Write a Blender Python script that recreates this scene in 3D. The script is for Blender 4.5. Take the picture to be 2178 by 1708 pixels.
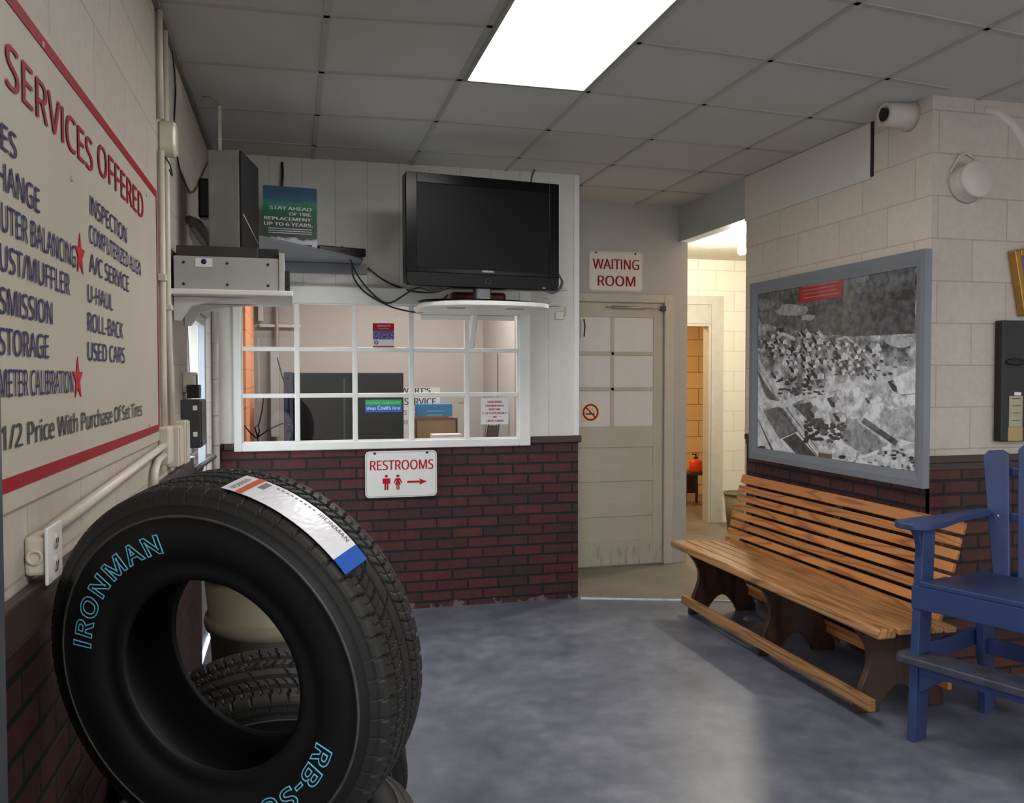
import bpy, bmesh, math, random
from mathutils import Vector, Matrix
import numpy as np

# ------------------------------------------------------------------ clear
for o in list(bpy.data.objects):
    bpy.data.objects.remove(o)
SC = bpy.context.scene
COL = SC.collection

# ------------------------------------------------------------------ camera
FPX, YAW, PIT, ROL, CZ = 1821.28, .2511, -.0291, -.0010, 1.51
def cam_axes():
    cy, sy, cp, sp = math.cos(YAW), math.sin(YAW), math.cos(PIT), math.sin(PIT)
    f = Vector((sy*cp, cy*cp, sp)); r = Vector((cy, -sy, 0)); u = r.cross(f)
    cr, sr = math.cos(ROL), math.sin(ROL)
    return cr*r+sr*u, -sr*r+cr*u, f
CR, CU, CF = cam_axes()
CAMP = Vector((0, 0, CZ))
cd = bpy.data.cameras.new('camera')
cd.sensor_width = 36; cd.sensor_fit = 'HORIZONTAL'; cd.lens = FPX/2178*36
cd.clip_start = .05; cd.clip_end = 200
cam = bpy.data.objects.new('camera', cd); COL.objects.link(cam)
cam.matrix_world = Matrix(((CR.x, CU.x, -CF.x, 0), (CR.y, CU.y, -CF.y, 0), (CR.z, CU.z, -CF.z, CZ), (0, 0, 0, 1)))
SC.camera = cam
def at(u, v, x=None, y=None, z=None):
    """point of the photograph carried onto a plane of the room"""
    d = CF+CR*((u-1089)/FPX)+CU*((854-v)/FPX)
    t = x/d.x if x is not None else y/d.y if y is not None else (z-CZ)/d.z
    return CAMP+d*t

# ------------------------------------------------------------------ view, world, lights
SC.view_settings.view_transform = 'Standard'; SC.view_settings.look = 'None'
SC.view_settings.gamma = 1; SC.view_settings.exposure = 0.78
SC.view_settings.use_curve_mapping = False
W = bpy.data.worlds.new('world'); SC.world = W; W.use_nodes = True
bg = W.node_tree.nodes['Background']
bg.inputs['Color'].default_value = (.80, .90, 1, 1); bg.inputs['Strength'].default_value = 3.7
def area(name, loc, rot, sx, sy, power, color):
    l = bpy.data.lights.new(name, 'AREA'); l.shape = 'RECTANGLE'; l.size = sx; l.size_y = sy
    l.energy = power; l.color = color
    o = bpy.data.objects.new(name, l); COL.objects.link(o); o.location = loc; o.rotation_euler = rot
    return o
def point(name, loc, power, color, r=.05):
    l = bpy.data.lights.new(name, 'POINT'); l.energy = power; l.color = color; l.shadow_soft_size = r
    o = bpy.data.objects.new(name, l); COL.objects.link(o); o.location = loc
    return o
# two added fill lights under the ceiling behind the camera, brightening the back wall
area('back_fill_light', (1.07, -.7, 2.86), (0, 0, 0), .57, 1.17, 34, (1, .97, .93))
area('back_fill_light', (3.6, -.5, 2.86), (0, 0, 0), .57, 1.17, 34, (1, .97, .93))
# tube light of the office behind the window, lamp of the restroom
area('office_tube_light', (.9, 6.3, 2.55), (0, 0, 0), 1.2, .3, 18, (1, .98, .95))
point('hall_bulb_light', (3.69, 6.56, 2.50), 42, (1, .93, .8), .04)
area('restroom_lamp_light', (3.75, 8.9, 2.45), (0, 0, 0), .25, .25, 16, (1, .62, .26))

# ------------------------------------------------------------------ helpers
def lin(c):
    return tuple(((v/255)/12.92 if v/255 <= .04045 else ((v/255+.055)/1.055)**2.4) for v in c)+(1,)
MATS = {}
def newmat(name):
    m = bpy.data.materials.new(name); m.use_nodes = True
    nt = m.node_tree; b = nt.nodes['Principled BSDF']
    return m, nt, b
def mth(nt, op, a, b=None):
    n = nt.nodes.new('ShaderNodeMath'); n.operation = op
    for i, v in enumerate((a, b)):
        if v is None: continue
        if isinstance(v, (int, float)): n.inputs[i].default_value = v
        else: nt.links.new(v, n.inputs[i])
    return n.outputs[0]
def ramp(nt, fac, stops):
    n = nt.nodes.new('ShaderNodeValToRGB'); nt.links.new(fac, n.inputs[0])
    e = n.color_ramp.elements
    while len(e) < len(stops): e.new(.5)
    for k, (p, c) in enumerate(stops): e[k].position = p; e[k].color = c
    return n.outputs[0]
def noise(nt, vec, scale, detail=4, rough=.55):
    n = nt.nodes.new('ShaderNodeTexNoise'); n.inputs['Scale'].default_value = scale
    n.inputs['Detail'].default_value = detail; n.inputs['Roughness'].default_value = rough
    if vec: nt.links.new(vec, n.inputs['Vector'])
    return n.outputs['Fac']
def mixc(nt, fac, a, b, mode='MIX'):
    n = nt.nodes.new('ShaderNodeMix'); n.data_type = 'RGBA'; n.blend_type = mode
    for i, v in ((0, fac), (6, a), (7, b)):
        if isinstance(v, (int, float)): n.inputs[i].default_value = v
        elif isinstance(v, tuple): n.inputs[i].default_value = v
        else: nt.links.new(v, n.inputs[i])
    return n.outputs[2]
def bump(nt, b, h, strength=.3, dist=.005):
    n = nt.nodes.new('ShaderNodeBump'); n.inputs['Strength'].default_value = strength; n.inputs['Distance'].default_value = dist
    nt.links.new(h, n.inputs['Height']); nt.links.new(n.outputs[0], b.inputs['Normal'])
def wpos(nt, order='xyz'):
    g = nt.nodes.new('ShaderNodeNewGeometry')
    if order == 'xyz': return g.outputs['Position']
    s = nt.nodes.new('ShaderNodeSeparateXYZ'); nt.links.new(g.outputs['Position'], s.inputs[0])
    c = nt.nodes.new('ShaderNodeCombineXYZ')
    for i, k in enumerate(order): nt.links.new(s.outputs['xyz'.index(k)], c.inputs[i])
    return c.outputs[0]
def opos(nt):
    return nt.nodes.new('ShaderNodeTexCoord').outputs['Object']
def plain(name, rgb, rough=.5, metal=0, var=.06, scale=12, bmp=0, spec=.5, coat=0):
    """painted / moulded surface with faint mottling"""
    if name in MATS: return MATS[name]
    m, nt, b = newmat(name)
    c = lin(rgb); v = opos(nt)
    f = noise(nt, v, scale)
    lo = tuple(max(0, x*(1-var)) for x in c[:3])+(1,); hi = tuple(min(1, x*(1+var)) for x in c[:3])+(1,)
    nt.links.new(ramp(nt, f, [(.3, lo), (.7, hi)]), b.inputs['Base Color'])
    b.inputs['Roughness'].default_value = rough; b.inputs['Metallic'].default_value = metal
    b.inputs['Specular IOR Level'].default_value = spec; b.inputs['Coat Weight'].default_value = coat
    if bmp: bump(nt, b, noise(nt, v, scale*14), bmp, .002)
    MATS[name] = m; return m
def emit(name, rgb, strength):
    m, nt, b = newmat(name)
    b.inputs['Emission Color'].default_value = lin(rgb); b.inputs['Emission Strength'].default_value = strength
    b.inputs['Base Color'].default_value = (.8, .8, .8, 1)
    MATS[name] = m; return m
def glass(name, gloss=.09, tint=(255, 255, 255)):
    m, nt, b = newmat(name); nt.nodes.remove(b)
    t = nt.nodes.new('ShaderNodeBsdfTransparent'); t.inputs[0].default_value = lin(tint)
    g = nt.nodes.new('ShaderNodeBsdfGlossy'); g.inputs['Roughness'].default_value = .01
    lw = nt.nodes.new('ShaderNodeLayerWeight')
    f = mth(nt, 'ADD', mth(nt, 'MULTIPLY', mth(nt, 'POWER', lw.outputs['Facing'], 5.0), .35), gloss)
    mx = nt.nodes.new('ShaderNodeMixShader'); nt.links.new(f, mx.inputs[0])
    nt.links.new(t.outputs[0], mx.inputs[1]); nt.links.new(g.outputs[0], mx.inputs[2])
    nt.links.new(mx.outputs[0], nt.nodes['Material Output'].inputs[0])
    MATS[name] = m; return m
def brickmat(name, order, bw, rh, mortar, c1, c2, cm, off=(0, 0), rough=.7, bm=.5, bias=0, dist=.004, mott=.12, spec=.4, stain=None):
    m, nt, b = newmat(name)
    v = wpos(nt, order)
    mp = nt.nodes.new('ShaderNodeMapping'); mp.inputs['Location'].default_value = (off[0], off[1], 0); nt.links.new(v, mp.inputs[0])
    br = nt.nodes.new('ShaderNodeTexBrick'); nt.links.new(mp.outputs[0], br.inputs['Vector'])
    br.inputs['Scale'].default_value = 1; br.inputs['Brick Width'].default_value = bw; br.inputs['Row Height'].default_value = rh
    br.inputs['Mortar Size'].default_value = mortar; br.inputs['Mortar Smooth'].default_value = .25; br.inputs['Bias'].default_value = bias
    br.inputs['Color1'].default_value = lin(c1); br.inputs['Color2'].default_value = lin(c2); br.inputs['Mortar'].default_value = lin(cm)
    col = br.outputs['Color']
    n1 = noise(nt, wpos(nt), 30, 5)
    col = mixc(nt, mott, col, ramp(nt, n1, [(.3, (.25, .25, .25, 1)), (.7, (.75, .75, .75, 1))]), 'OVERLAY')
    if stain:
        s = nt.nodes.new('ShaderNodeSeparateXYZ'); nt.links.new(wpos(nt), s.inputs[0])
        low = mth(nt, 'LESS_THAN', mth(nt, 'ADD', s.outputs[2], mth(nt, 'MULTIPLY', noise(nt, wpos(nt), 9), .12)), .095)
        sp = mth(nt, 'MULTIPLY', low, mth(nt, 'GREATER_THAN', noise(nt, wpos(nt), 14, 6), .56))
        col = mixc(nt, mth(nt, 'MULTIPLY', sp, .4), col, lin(stain))
    nt.links.new(col, b.inputs['Base Color'])
    b.inputs['Roughness'].default_value = rough; b.inputs['Specular IOR Level'].default_value = spec
    h = mth(nt, 'ADD', mth(nt, 'MULTIPLY', br.outputs['Fac'], -1.0), mth(nt, 'MULTIPLY', noise(nt, wpos(nt), 120), .08))
    bump(nt, b, h, bm, dist)
    MATS[name] = m; return m
def woodmat(name, c_light, c_dark, axis='x', rings=26, rough=.45, stretch=.06, coat=0.0, contrast=1.0):
    m, nt, b = newmat(name)
    tc = nt.nodes.new('ShaderNodeTexCoord'); oi = nt.nodes.new('ShaderNodeObjectInfo')
    sc = {'x': (stretch, 1, 1), 'y': (1, stretch, 1), 'z': (1, 1, stretch)}[axis]
    off = nt.nodes.new('ShaderNodeVectorMath'); off.operation = 'MULTIPLY_ADD'
    cb = nt.nodes.new('ShaderNodeCombineXYZ')
    for i, k in enumerate((37.0, 61.0, 23.0)): nt.links.new(mth(nt, 'MULTIPLY', oi.outputs['Random'], k), cb.inputs[i])
    mp = nt.nodes.new('ShaderNodeMapping'); mp.inputs['Scale'].default_value = sc
    nt.links.new(tc.outputs['Object'], mp.inputs[0])
    ad = nt.nodes.new('ShaderNodeVectorMath'); ad.operation = 'ADD'
    nt.links.new(mp.outputs[0], ad.inputs[0]); nt.links.new(cb.outputs[0], ad.inputs[1])
    nt.nodes.remove(off)
    n0 = noise(nt, ad.outputs[0], 5, 2)
    g = mth(nt, 'FRACT', mth(nt, 'MULTIPLY', n0, rings))
    g = mth(nt, 'ABSOLUTE', mth(nt, 'SUBTRACT', g, .5))
    fine = noise(nt, ad.outputs[0], 160, 3)
    g2 = mth(nt, 'ADD', mth(nt, 'MULTIPLY', g, 1.5*contrast), mth(nt, 'MULTIPLY', fine, .35))
    patch = noise(nt, ad.outputs[0], 2.3, 2)
    col = ramp(nt, g2, [(.12, lin(c_dark)), (.55, lin(c_light))])
    lo = tuple(x*.72 for x in lin(c_light)[:3])+(1,)
    col = mixc(nt, mth(nt, 'MULTIPLY', patch, .55), col, lo)
    hs = nt.nodes.new('ShaderNodeHueSaturation')
    nt.links.new(col, hs.inputs['Color'])
    nt.links.new(mth(nt, 'ADD', mth(nt, 'MULTIPLY', oi.outputs['Random'], .35), .82), hs.inputs['Value'])
    nt.links.new(hs.outputs[0], b.inputs['Base Color'])
    b.inputs['Roughness'].default_value = rough; b.inputs['Coat Weight'].default_value = coat
    bump(nt, b, g2, .12, .002)
    MATS[name] = m; return m

class MB:
    """collects shapes in one bmesh and links them as one mesh object"""
    def __init__(s): s.bm = bmesh.new(); s.mats = []; s.mi = 0
    def use(s, m):
        if m not in s.mats: s.mats.append(m)
        s.mi = s.mats.index(m); return s
    def _add(s, t, M=None):
        if M is not None: t.transform(M)
        off = len(s.bm.verts); vs = [s.bm.verts.new(v.co) for v in t.verts]
        t.verts.index_update()
        for f in t.faces:
            try:
                nf = s.bm.faces.new([vs[v.index] for v in f.verts]); nf.material_index = s.mi; nf.smooth = f.smooth
            except ValueError: pass
        t.free(); return s
    def box(s, a, b, bev=.0, M=None, seg=2):
        t = bmesh.new(); bmesh.ops.create_cube(t, size=1)
        lo = [min(a[i], b[i]) for i in range(3)]; hi = [max(a[i], b[i]) for i in range(3)]
        for v in t.verts:
            for i in range(3): v.co[i] = lo[i] if v.co[i] < 0 else hi[i]
        if bev:
            bv = min(bev, .49*min(hi[i]-lo[i] for i in range(3)))
            bmesh.ops.bevel(t, geom=list(t.edges), offset=bv, segments=seg, affect='EDGES', profile=.5)
        return s._add(t, M)
    def prism(s, pts, ax, lo, hi, bev=0, M=None):
        """polygon pts (2D) extruded along ax from lo to hi"""
        t = bmesh.new()
        def p3(p, h):
            q = list(p); q.insert('xyz'.index(ax), h); return q
        A = [t.verts.new(p3(p, lo)) for p in pts]; B = [t.verts.new(p3(p, hi)) for p in pts]
        n = len(pts)
        t.faces.new(A[::-1]); t.faces.new(B)
        for i in range(n): t.faces.new((A[i], A[(i+1) % n], B[(i+1) % n], B[i]))
        bmesh.ops.recalc_face_normals(t, faces=list(t.faces))
        if bev: bmesh.ops.bevel(t, geom=list(t.edges), offset=bev, segments=1, affect='EDGES')
        return s._add(t, M)
    def tube(s, pts, r, seg=10, cap=True):
        t = bmesh.new(); P = [Vector(p) for p in pts]; rings = []
        up = None
        for i, p in enumerate(P):
            d = (P[min(i+1, len(P)-1)]-P[max(i-1, 0)]).normalized()
            if up is None: up = d.orthogonal().normalized()
            up = (up-d*up.dot(d)).normalized(); w = d.cross(up)
            rr = r[i] if isinstance(r, (list, tuple)) else r
            rings.append([t.verts.new(p+(up*math.cos(2*math.pi*k/seg)+w*math.sin(2*math.pi*k/seg))*rr) for k in range(seg)])
        for a, b in zip(rings, rings[1:]):
            for k in range(seg):
                f = t.faces.new((a[k], a[(k+1) % seg], b[(k+1) % seg], b[k])); f.smooth = True
        if cap: t.faces.new(rings[0][::-1]); t.faces.new(rings[-1])
        return s._add(t)
    def lathe(s, prof, M=None, seg=48, smooth=True, closed=False):
        """profile [(r, z)] turned about Z"""
        t = bmesh.new(); rings = []
        for r, z in prof:
            rings.append([t.verts.new((r*math.cos(2*math.pi*k/seg), r*math.sin(2*math.pi*k/seg), z)) for k in range(seg)])
        pr = list(zip(rings, rings[1:]))
        if closed: pr.append((rings[-1], rings[0]))
        for a, b in pr:
            for k in range(seg):
                f = t.faces.new((a[k], a[(k+1) % seg], b[(k+1) % seg], b[k])); f.smooth = smooth
        if not closed:
            if prof[0][0] > 1e-5: t.faces.new(rings[0][::-1])
            if prof[-1][0] > 1e-5: t.faces.new(rings[-1])
        bmesh.ops.remove_doubles(t, verts=list(t.verts), dist=1e-6)
        return s._add(t, M)
    def quad(s, a, b, c, d):
        f = s.bm.faces.new([s.bm.verts.new(p) for p in (a, b, c, d)]); f.material_index = s.mi; return s
    def poly(s, pts):
        f = s.bm.faces.new([s.bm.verts.new(p) for p in pts]); f.material_index = s.mi; return s
    def mesh(s, me, fn):
        """adds a mesh, each vertex moved by fn"""
        vs = [s.bm.verts.new(fn(v.co)) for v in me.vertices]
        for p in me.polygons:
            try: f = s.bm.faces.new([vs[i] for i in p.vertices]); f.material_index = s.mi
            except ValueError: pass
        return s
    def build(s, name, mat=None, parent=None, label=None, cat=None, group=None, kind=None, recalc=True, base=None):
        if recalc: bmesh.ops.recalc_face_normals(s.bm, faces=list(s.bm.faces))
        me = bpy.data.meshes.new(name)
        L = Vector((0, 0, 0))
        if parent is None:
            co = [v.co for v in s.bm.verts]
            lo = [min(c[i] for c in co) for i in range(3)]; hi = [max(c[i] for c in co) for i in range(3)]
            L = Vector(base) if base else Vector(((lo[0]+hi[0])/2, (lo[1]+hi[1])/2, lo[2]))
        else:
            r = parent
            while r.parent: r = r.parent
            if not r.get('local_frame_'): L = Vector(r.location)
        bmesh.ops.translate(s.bm, verts=list(s.bm.verts), vec=-L)
        s.bm.to_mesh(me); s.bm.free()
        for m in ([mat] if mat else []) + s.mats: me.materials.append(m)
        o = bpy.data.objects.new(name, me); COL.objects.link(o)
        if parent is None: o.location = L
        else: o.parent = parent
        tag(o, label, cat, group, kind)
        return o
LOCALS = []
def tag(o, label=None, cat=None, group=None, kind=None):
    for k, v in (('label', label), ('category', cat), ('group', group), ('kind', kind)):
        if v: o[k] = v
    return o
def thing(name, label, cat, loc=(0, 0, 0), group=None, rot=None, mtx=None):
    """an empty at the base of a thing; with rot / mtx its parts are built in its own frame"""
    o = bpy.data.objects.new(name, None); COL.objects.link(o); o.empty_display_size = .05
    o.location = loc
    if rot: o.rotation_euler = rot
    if mtx is not None: o.matrix_world = mtx
    if rot or mtx is not None: o['local_frame_'] = 1; LOCALS.append(o)
    return tag(o, label, cat, group)
TXT = {}
import os
try:      # a plain sans-serif face that ships with Blender; its built-in face otherwise
    FONT = bpy.data.fonts.load(os.path.join(bpy.utils.resource_path('LOCAL'), 'datafiles', 'fonts', 'NotoSansHebrew-Regular.woff2'))
except Exception:
    FONT = None
def text_mesh(s, bold=0, shear=0, space=1.0, outline=0, wspace=1.0):
    k = (s, shear, space, outline, wspace)
    if k in TXT: return TXT[k]
    cu = bpy.data.curves.new('t', 'FONT'); cu.body = s.replace('I', 'l') if FONT and s == s.upper() else s; cu.size = 1; cu.shear = shear
    if FONT: cu.font = FONT
    cu.offset = .022 if outline else 0; cu.space_character = space; cu.space_word = wspace; cu.resolution_u = 4
    if outline:
        cu.fill_mode = 'NONE'; cu.bevel_depth = outline; cu.bevel_resolution = 1
    o = bpy.data.objects.new('t', cu); COL.objects.link(o)
    dg = bpy.context.evaluated_depsgraph_get(); dg.update()
    me = bpy.data.meshes.new_from_object(o.evaluated_get(dg))
    bpy.data.objects.remove(o); bpy.data.curves.remove(cu)
    xs = [v.co.x for v in me.vertices]; ys = [v.co.y for v in me.vertices]
    if FONT and s == s.upper() and s != 'H' and not outline:      # plain capitals all end on the cap line
        cap = text_mesh('H')[4]
        for v in me.vertices: v.co.y = min(v.co.y, cap+(.0 if '/' not in s else .1))
    TXT[k] = (me, min(xs), max(xs), min(ys), max(ys)); return TXT[k]
def put_text(mb, s, O, U, V, bold=0, shear=0, space=1.0, cap=True, wspace=1.0):
    """text fitted so that its box goes from O along U (whole width) and V (cap height)"""
    me, x0, x1, y0, y1 = text_mesh(s, bold, shear, space, 0, wspace)
    O, U, V = Vector(O), Vector(U), Vector(V)
    H = text_mesh('H', bold)
    base, top = H[3], H[4]
    N = U.cross(V).normalized()*.0006
    k = bold*1.5                                   # heavier strokes: the outline drawn a little to either side
    for i, d in enumerate((-k, 0, k) if k else (0,)):
        mb.mesh(me, lambda c: O+U*((c.x+d-x0+k)/(x1-x0+2*k))+V*((c.y-base)/(top-base))+N*(1+.1*i))
def rrect(w, h, r, n=5):
    pts = []
    for cx, cy, a0 in ((w/2-r, h/2-r, 0), (-w/2+r, h/2-r, 90), (-w/2+r, -h/2+r, 180), (w/2-r, -h/2+r, 270)):
        for k in range(n+1):
            a = math.radians(a0+90*k/n); pts.append((cx+r*math.cos(a), cy+r*math.sin(a)))
    return pts

# ------------------------------------------------------------------ measures of the place
XL, XR, YB, YD, YP, H = -.47, 3.01, 5.514, 6.35, 3.542, 2.868
XE = 1.878                    # end of the office wall
R = random.Random(7)

# ------------------------------------------------------------------ materials of the shell
BLK = dict(rough=.55, bm=.35, dist=.006, spec=.35)
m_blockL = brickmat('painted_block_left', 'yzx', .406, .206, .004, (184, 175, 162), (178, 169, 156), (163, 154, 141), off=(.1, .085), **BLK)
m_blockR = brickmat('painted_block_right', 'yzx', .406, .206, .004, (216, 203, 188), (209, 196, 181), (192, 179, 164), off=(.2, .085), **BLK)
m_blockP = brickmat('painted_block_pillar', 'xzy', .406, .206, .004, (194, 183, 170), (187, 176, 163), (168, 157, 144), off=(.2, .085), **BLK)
m_blockH = brickmat('painted_block_hall', 'xzy', .406, .206, .004, (235, 228, 212), (230, 222, 206), (208, 201, 185), off=(.05, .085), **BLK)
m_blockO = brickmat('painted_block_restroom', 'xzy', .406, .206, .005, (236, 205, 160), (230, 198, 152), (160, 120, 80), off=(.05, .085), **BLK)
BRK = dict(mott=.35, rough=.62, bm=.8, dist=.006, spec=.35, bias=-.1)
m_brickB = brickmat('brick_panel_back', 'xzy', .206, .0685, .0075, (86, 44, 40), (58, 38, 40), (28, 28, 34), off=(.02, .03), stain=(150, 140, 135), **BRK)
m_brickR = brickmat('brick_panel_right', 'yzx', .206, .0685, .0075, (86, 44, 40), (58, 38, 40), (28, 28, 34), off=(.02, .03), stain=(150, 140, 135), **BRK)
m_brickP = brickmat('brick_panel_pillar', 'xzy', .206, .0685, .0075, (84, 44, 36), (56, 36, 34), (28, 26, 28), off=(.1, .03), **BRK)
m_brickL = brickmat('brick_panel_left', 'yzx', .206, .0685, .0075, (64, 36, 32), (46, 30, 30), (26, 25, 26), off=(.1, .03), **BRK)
m_white = plain('white_trim_paint', (232, 230, 224), .4, var=.03)
m_panel = brickmat('white_wall_paneling', 'xzy', .2, 9, .0035, (222, 217, 208), (218, 213, 204), (196, 190, 180), off=(.03, 4), rough=.45, bm=.25, dist=.003)
m_greywall = plain('cool_white_plaster', (184, 185, 184), .6, var=.03, bmp=.1)
m_beamgrey = plain('grey_plaster', (182, 182, 179), .6, var=.04, bmp=.1)
m_browncap = woodmat('brown_cap_wood', (74, 52, 42), (52, 36, 30), 'x', 10, .5)
m_doorpaint = plain('cream_door_paint', (190, 186, 172), .5, var=.05, scale=5)
m_cream = plain('cream_casing_paint', (198, 194, 182), .5, var=.04)

def floor_mat(name, a, b, c, tint):
    m, nt, bs = newmat(name); v = wpos(nt)
    n1 = noise(nt, v, 2.2, 6, .62); n2 = noise(nt, v, 11, 5, .6); n3 = noise(nt, v, 60, 3)
    f = mth(nt, 'ADD', mth(nt, 'MULTIPLY', n1, .65), mth(nt, 'MULTIPLY', n2, .35))
    col = ramp(nt, f, [(.36, lin(a)), (.5, lin(b)), (.66, lin(c))])
    sp = mth(nt, 'GREATER_THAN', n3, .72)
    col = mixc(nt, mth(nt, 'MULTIPLY', sp, .18), col, lin(tint))
    nt.links.new(col, bs.inputs['Base Color'])
    nt.links.new(mth(nt, 'ADD', mth(nt, 'MULTIPLY', n2, .25), .28), bs.inputs['Roughness'])
    bs.inputs['Specular IOR Level'].default_value = .45
    bump(nt, bs, n3, .06, .002)
    MATS[name] = m; return m
m_floor = floor_mat('painted_concrete_floor', (78, 82, 94), (98, 102, 114), (124, 126, 136), (160, 160, 165))
m_floor2 = floor_mat('brown_concrete_floor', (104, 98, 88), (118, 112, 100), (132, 126, 114), (140, 134, 122))
def ceil_mat():
    m, nt, bs = newmat('ceiling_tile'); v = wpos(nt)
    n = noise(nt, v, 170, 3); n2 = noise(nt, v, 1.2, 3)
    col = ramp(nt, n2, [(.3, lin((194, 193, 188))), (.7, lin((202, 201, 196)))])
    nt.links.new(col, bs.inputs['Base Color']); bs.inputs['Roughness'].default_value = .9
    bs.inputs['Specular IOR Level'].default_value = .15
    bump(nt, bs, n, .35, .002); return m
m_ceil = ceil_mat()
m_grid = plain('ceiling_grid_paint', (174, 172, 166), .6)
m_glass = glass('clear_glass', .05)
m_ground = plain('outdoor_concrete', (190, 188, 182), .9)

def struct(mb, name, mat=None, parent=None, **k):
    o = mb.build(name, mat, parent)
    if parent is None: o['kind'] = 'structure'
    return o

# ------------------------------------------------------------------ floor and ceiling
mb = MB(); mb.prism([(XL, -2.6), (6.2, -2.6), (6.2, YP+.02), (XR, YP+.02), (XR, 5.1), (2.6, 5.24), (1.886, 5.48), (XE, YB+.05), (XL, YB+.05)], 'z', -.1, 0)
struct(mb, 'floor', m_floor)
mb = MB(); mb.prism([(XR, 5.1), (5.6, 5.1), (5.6, 10.2), (XE-.02, 10.2), (XE-.02, 5.52), (1.886, 5.48), (2.6, 5.24)], 'z', -.1, .004)
struct(mb, 'floor_hall', m_floor2)
mb = MB()
tp = [(1.886, 5.48), (2.2, 5.375), (2.6, 5.24), (XR-.02, 5.105)]
for a, b in zip(tp, tp[1:]):
    mb.prism([(a[0], a[1]-.012), (b[0], b[1]-.012), (b[0], b[1]+.006), (a[0], a[1]+.006)], 'z', -.002, .009)
struct(mb, 'trim_1', plain('worn_white_edge', (205, 212, 215), .6, var=.2, scale=20))
mb = MB(); mb.box((XL-.2, -2.6, H), (6.4, YB+.02, H+.06)); mb.box((XE, YB+.02, H), (XR+.1, YD+.02, H+.06))
struct(mb, 'ceiling', m_ceil)
# suspended grid: the bars run through the crossings of the tile joints
GX = {-1: -.465, 0: .137, 1: .751, 2: 1.375, 3: 2.0, 4: 2.637, 5: 3.27, 6: 3.89, 7: 4.5, 8: 5.1, 9: 5.75}
GYB = {-7: -1.0, -6: -.4, -5: .2, -4: .82, -3: 1.43, -2: 2.06, -1: 2.68, 0: 3.268, 1: 3.885, 2: 4.54, 3: 5.163, 4: 5.77}
GO = {-1: .06, 0: .05, 1: 0, 2: .01, 3: .045, 4: .1, 5: .17, 6: .25, 7: .33, 8: .4, 9: .5}
def gy(i, j): return GYB[j]+GO[i]*(1.35 if j < 0 else 1.25 if j == 0 else 1.1 if j == 1 else .85 if j == 2 else .6)
mb = MB()
def tbar(a, b, w=.012):
    a, b = Vector((a[0], a[1], 0)), Vector((b[0], b[1], 0)); d = (b-a).normalized(); n = Vector((-d.y, d.x, 0))*w
    a = a-d*.002; b = b+d*.002
    mb.prism([tuple((a+n).xy), tuple((b+n).xy), tuple((b-n).xy), tuple((a-n).xy)], 'z', H-.005, H+.002)
def inroom(x, y):
    return y < YB or (XE < x < XR and y < YD)
for i in range(-1, 10):
    for j in range(-7, 5):
        p = (GX[i], gy(i, j))
        if i < 9:
            q = (GX[i+1], gy(i+1, j))
            if (j < 4 and max(p[1], q[1]) < YB-.01 and not (p[0] > 3.0 and max(p[1], q[1]) > YP)):
                if i == -1: p = (XL, p[1])
                if i == 4 and min(p[1], q[1]) > YP-.2: q = (XR-.005, p[1]+(q[1]-p[1])*.58)
                tbar(p, q)
            elif j == 4 and i in (2, 3):
                a = (XE+.01, gy(2, j)+.01) if i == 2 else p
                tbar(a, q)
            elif j == 4 and i == 4: tbar(p, (XR-.005, p[1]+.03))
        p = (GX[i], gy(i, j))
        if j < 4 and i >= 0:
            q = (GX[i], gy(i, j+1))
            if GX[i] > 3.0 and q[1] > YP: q = (GX[i], YP)
            if GX[i] < XE and q[1] > YB: q = (GX[i], YB)
            if q[1]-p[1] > .02: tbar(p, q)
for i in (3, 4): tbar((GX[i], gy(i, 4)), (GX[i], YD-.01))
struct(mb, 'trim_2', m_grid)

# ------------------------------------------------------------------ left wall with a glazed door at its far end
y0, y1, zt = 4.225, 5.37, 1.855
mb = MB()
mb.box((XL-.2, .22, 0), (XL, y0, H)); mb.box((XL-.2, -2.6, 0), (XL, .22, .6)); mb.box((XL-.2, -2.6, 2.6), (XL, .22, H)); mb.box((XL-.2, -2.6, .6), (XL, -2.4, 2.6)); mb.box((XL-.2, y0, zt), (XL, YB+.02, H)); mb.box((XL-.2, y0, 0), (XL, 4.66, 1.03)); mb.box((XL-.07, y1, 0), (XL, YB+.02, zt))
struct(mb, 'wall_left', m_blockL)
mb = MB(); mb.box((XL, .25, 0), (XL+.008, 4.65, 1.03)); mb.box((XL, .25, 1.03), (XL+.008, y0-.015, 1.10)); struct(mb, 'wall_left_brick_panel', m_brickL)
mb = MB(); mb.box((XL, .25, 1.06), (XL+.024, y0-.01, 1.135), .005); mb.box((XL-.2, y0-.01, 1.03), (XL+.024, 4.67, 1.06), .005); mb.box((XL, .25, 1.045), (XL+.015, y0-.01, 1.065), .003); struct(mb, 'trim_3', plain('dark_brown_cap_left', (66, 52, 46), .5, var=.15, scale=9))
mb = MB(); mb.box((XL, -1.9, H-.03), (XL+.02, YB, H-.006), .002); struct(mb, 'trim_4', plain('grey_wall_angle', (120, 116, 108), .6))
d = MB()
m_alu = plain('aluminium', (176, 182, 188), .35, .6)
d.box((XL-.06, y0, 1.06), (XL-.02, y0+.035, zt), .003); d.box((XL-.06, y1-.12, 0), (XL-.02, y1-.04, zt), .003)
d.box((XL-.06, y0+.035, zt-.05), (XL-.02, y1-.12, zt), .003); d.box((XL-.06, y0+.035, 1.06), (XL-.02, 4.70, 1.10), .003)
d.box((XL-.06, 4.66, 0), (XL-.02, 4.70, 1.06), .003); d.box((XL-.06, 4.70, 0), (XL-.02, y1-.12, .42), .003)
dr = d.build('door_2', m_alu); dr['kind'] = 'structure'
g = MB(); g.box((XL-.043, y0+.035, 1.10), (XL-.037, y1-.12, zt-.05)); g.build('pane', m_glass, dr)
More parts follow.
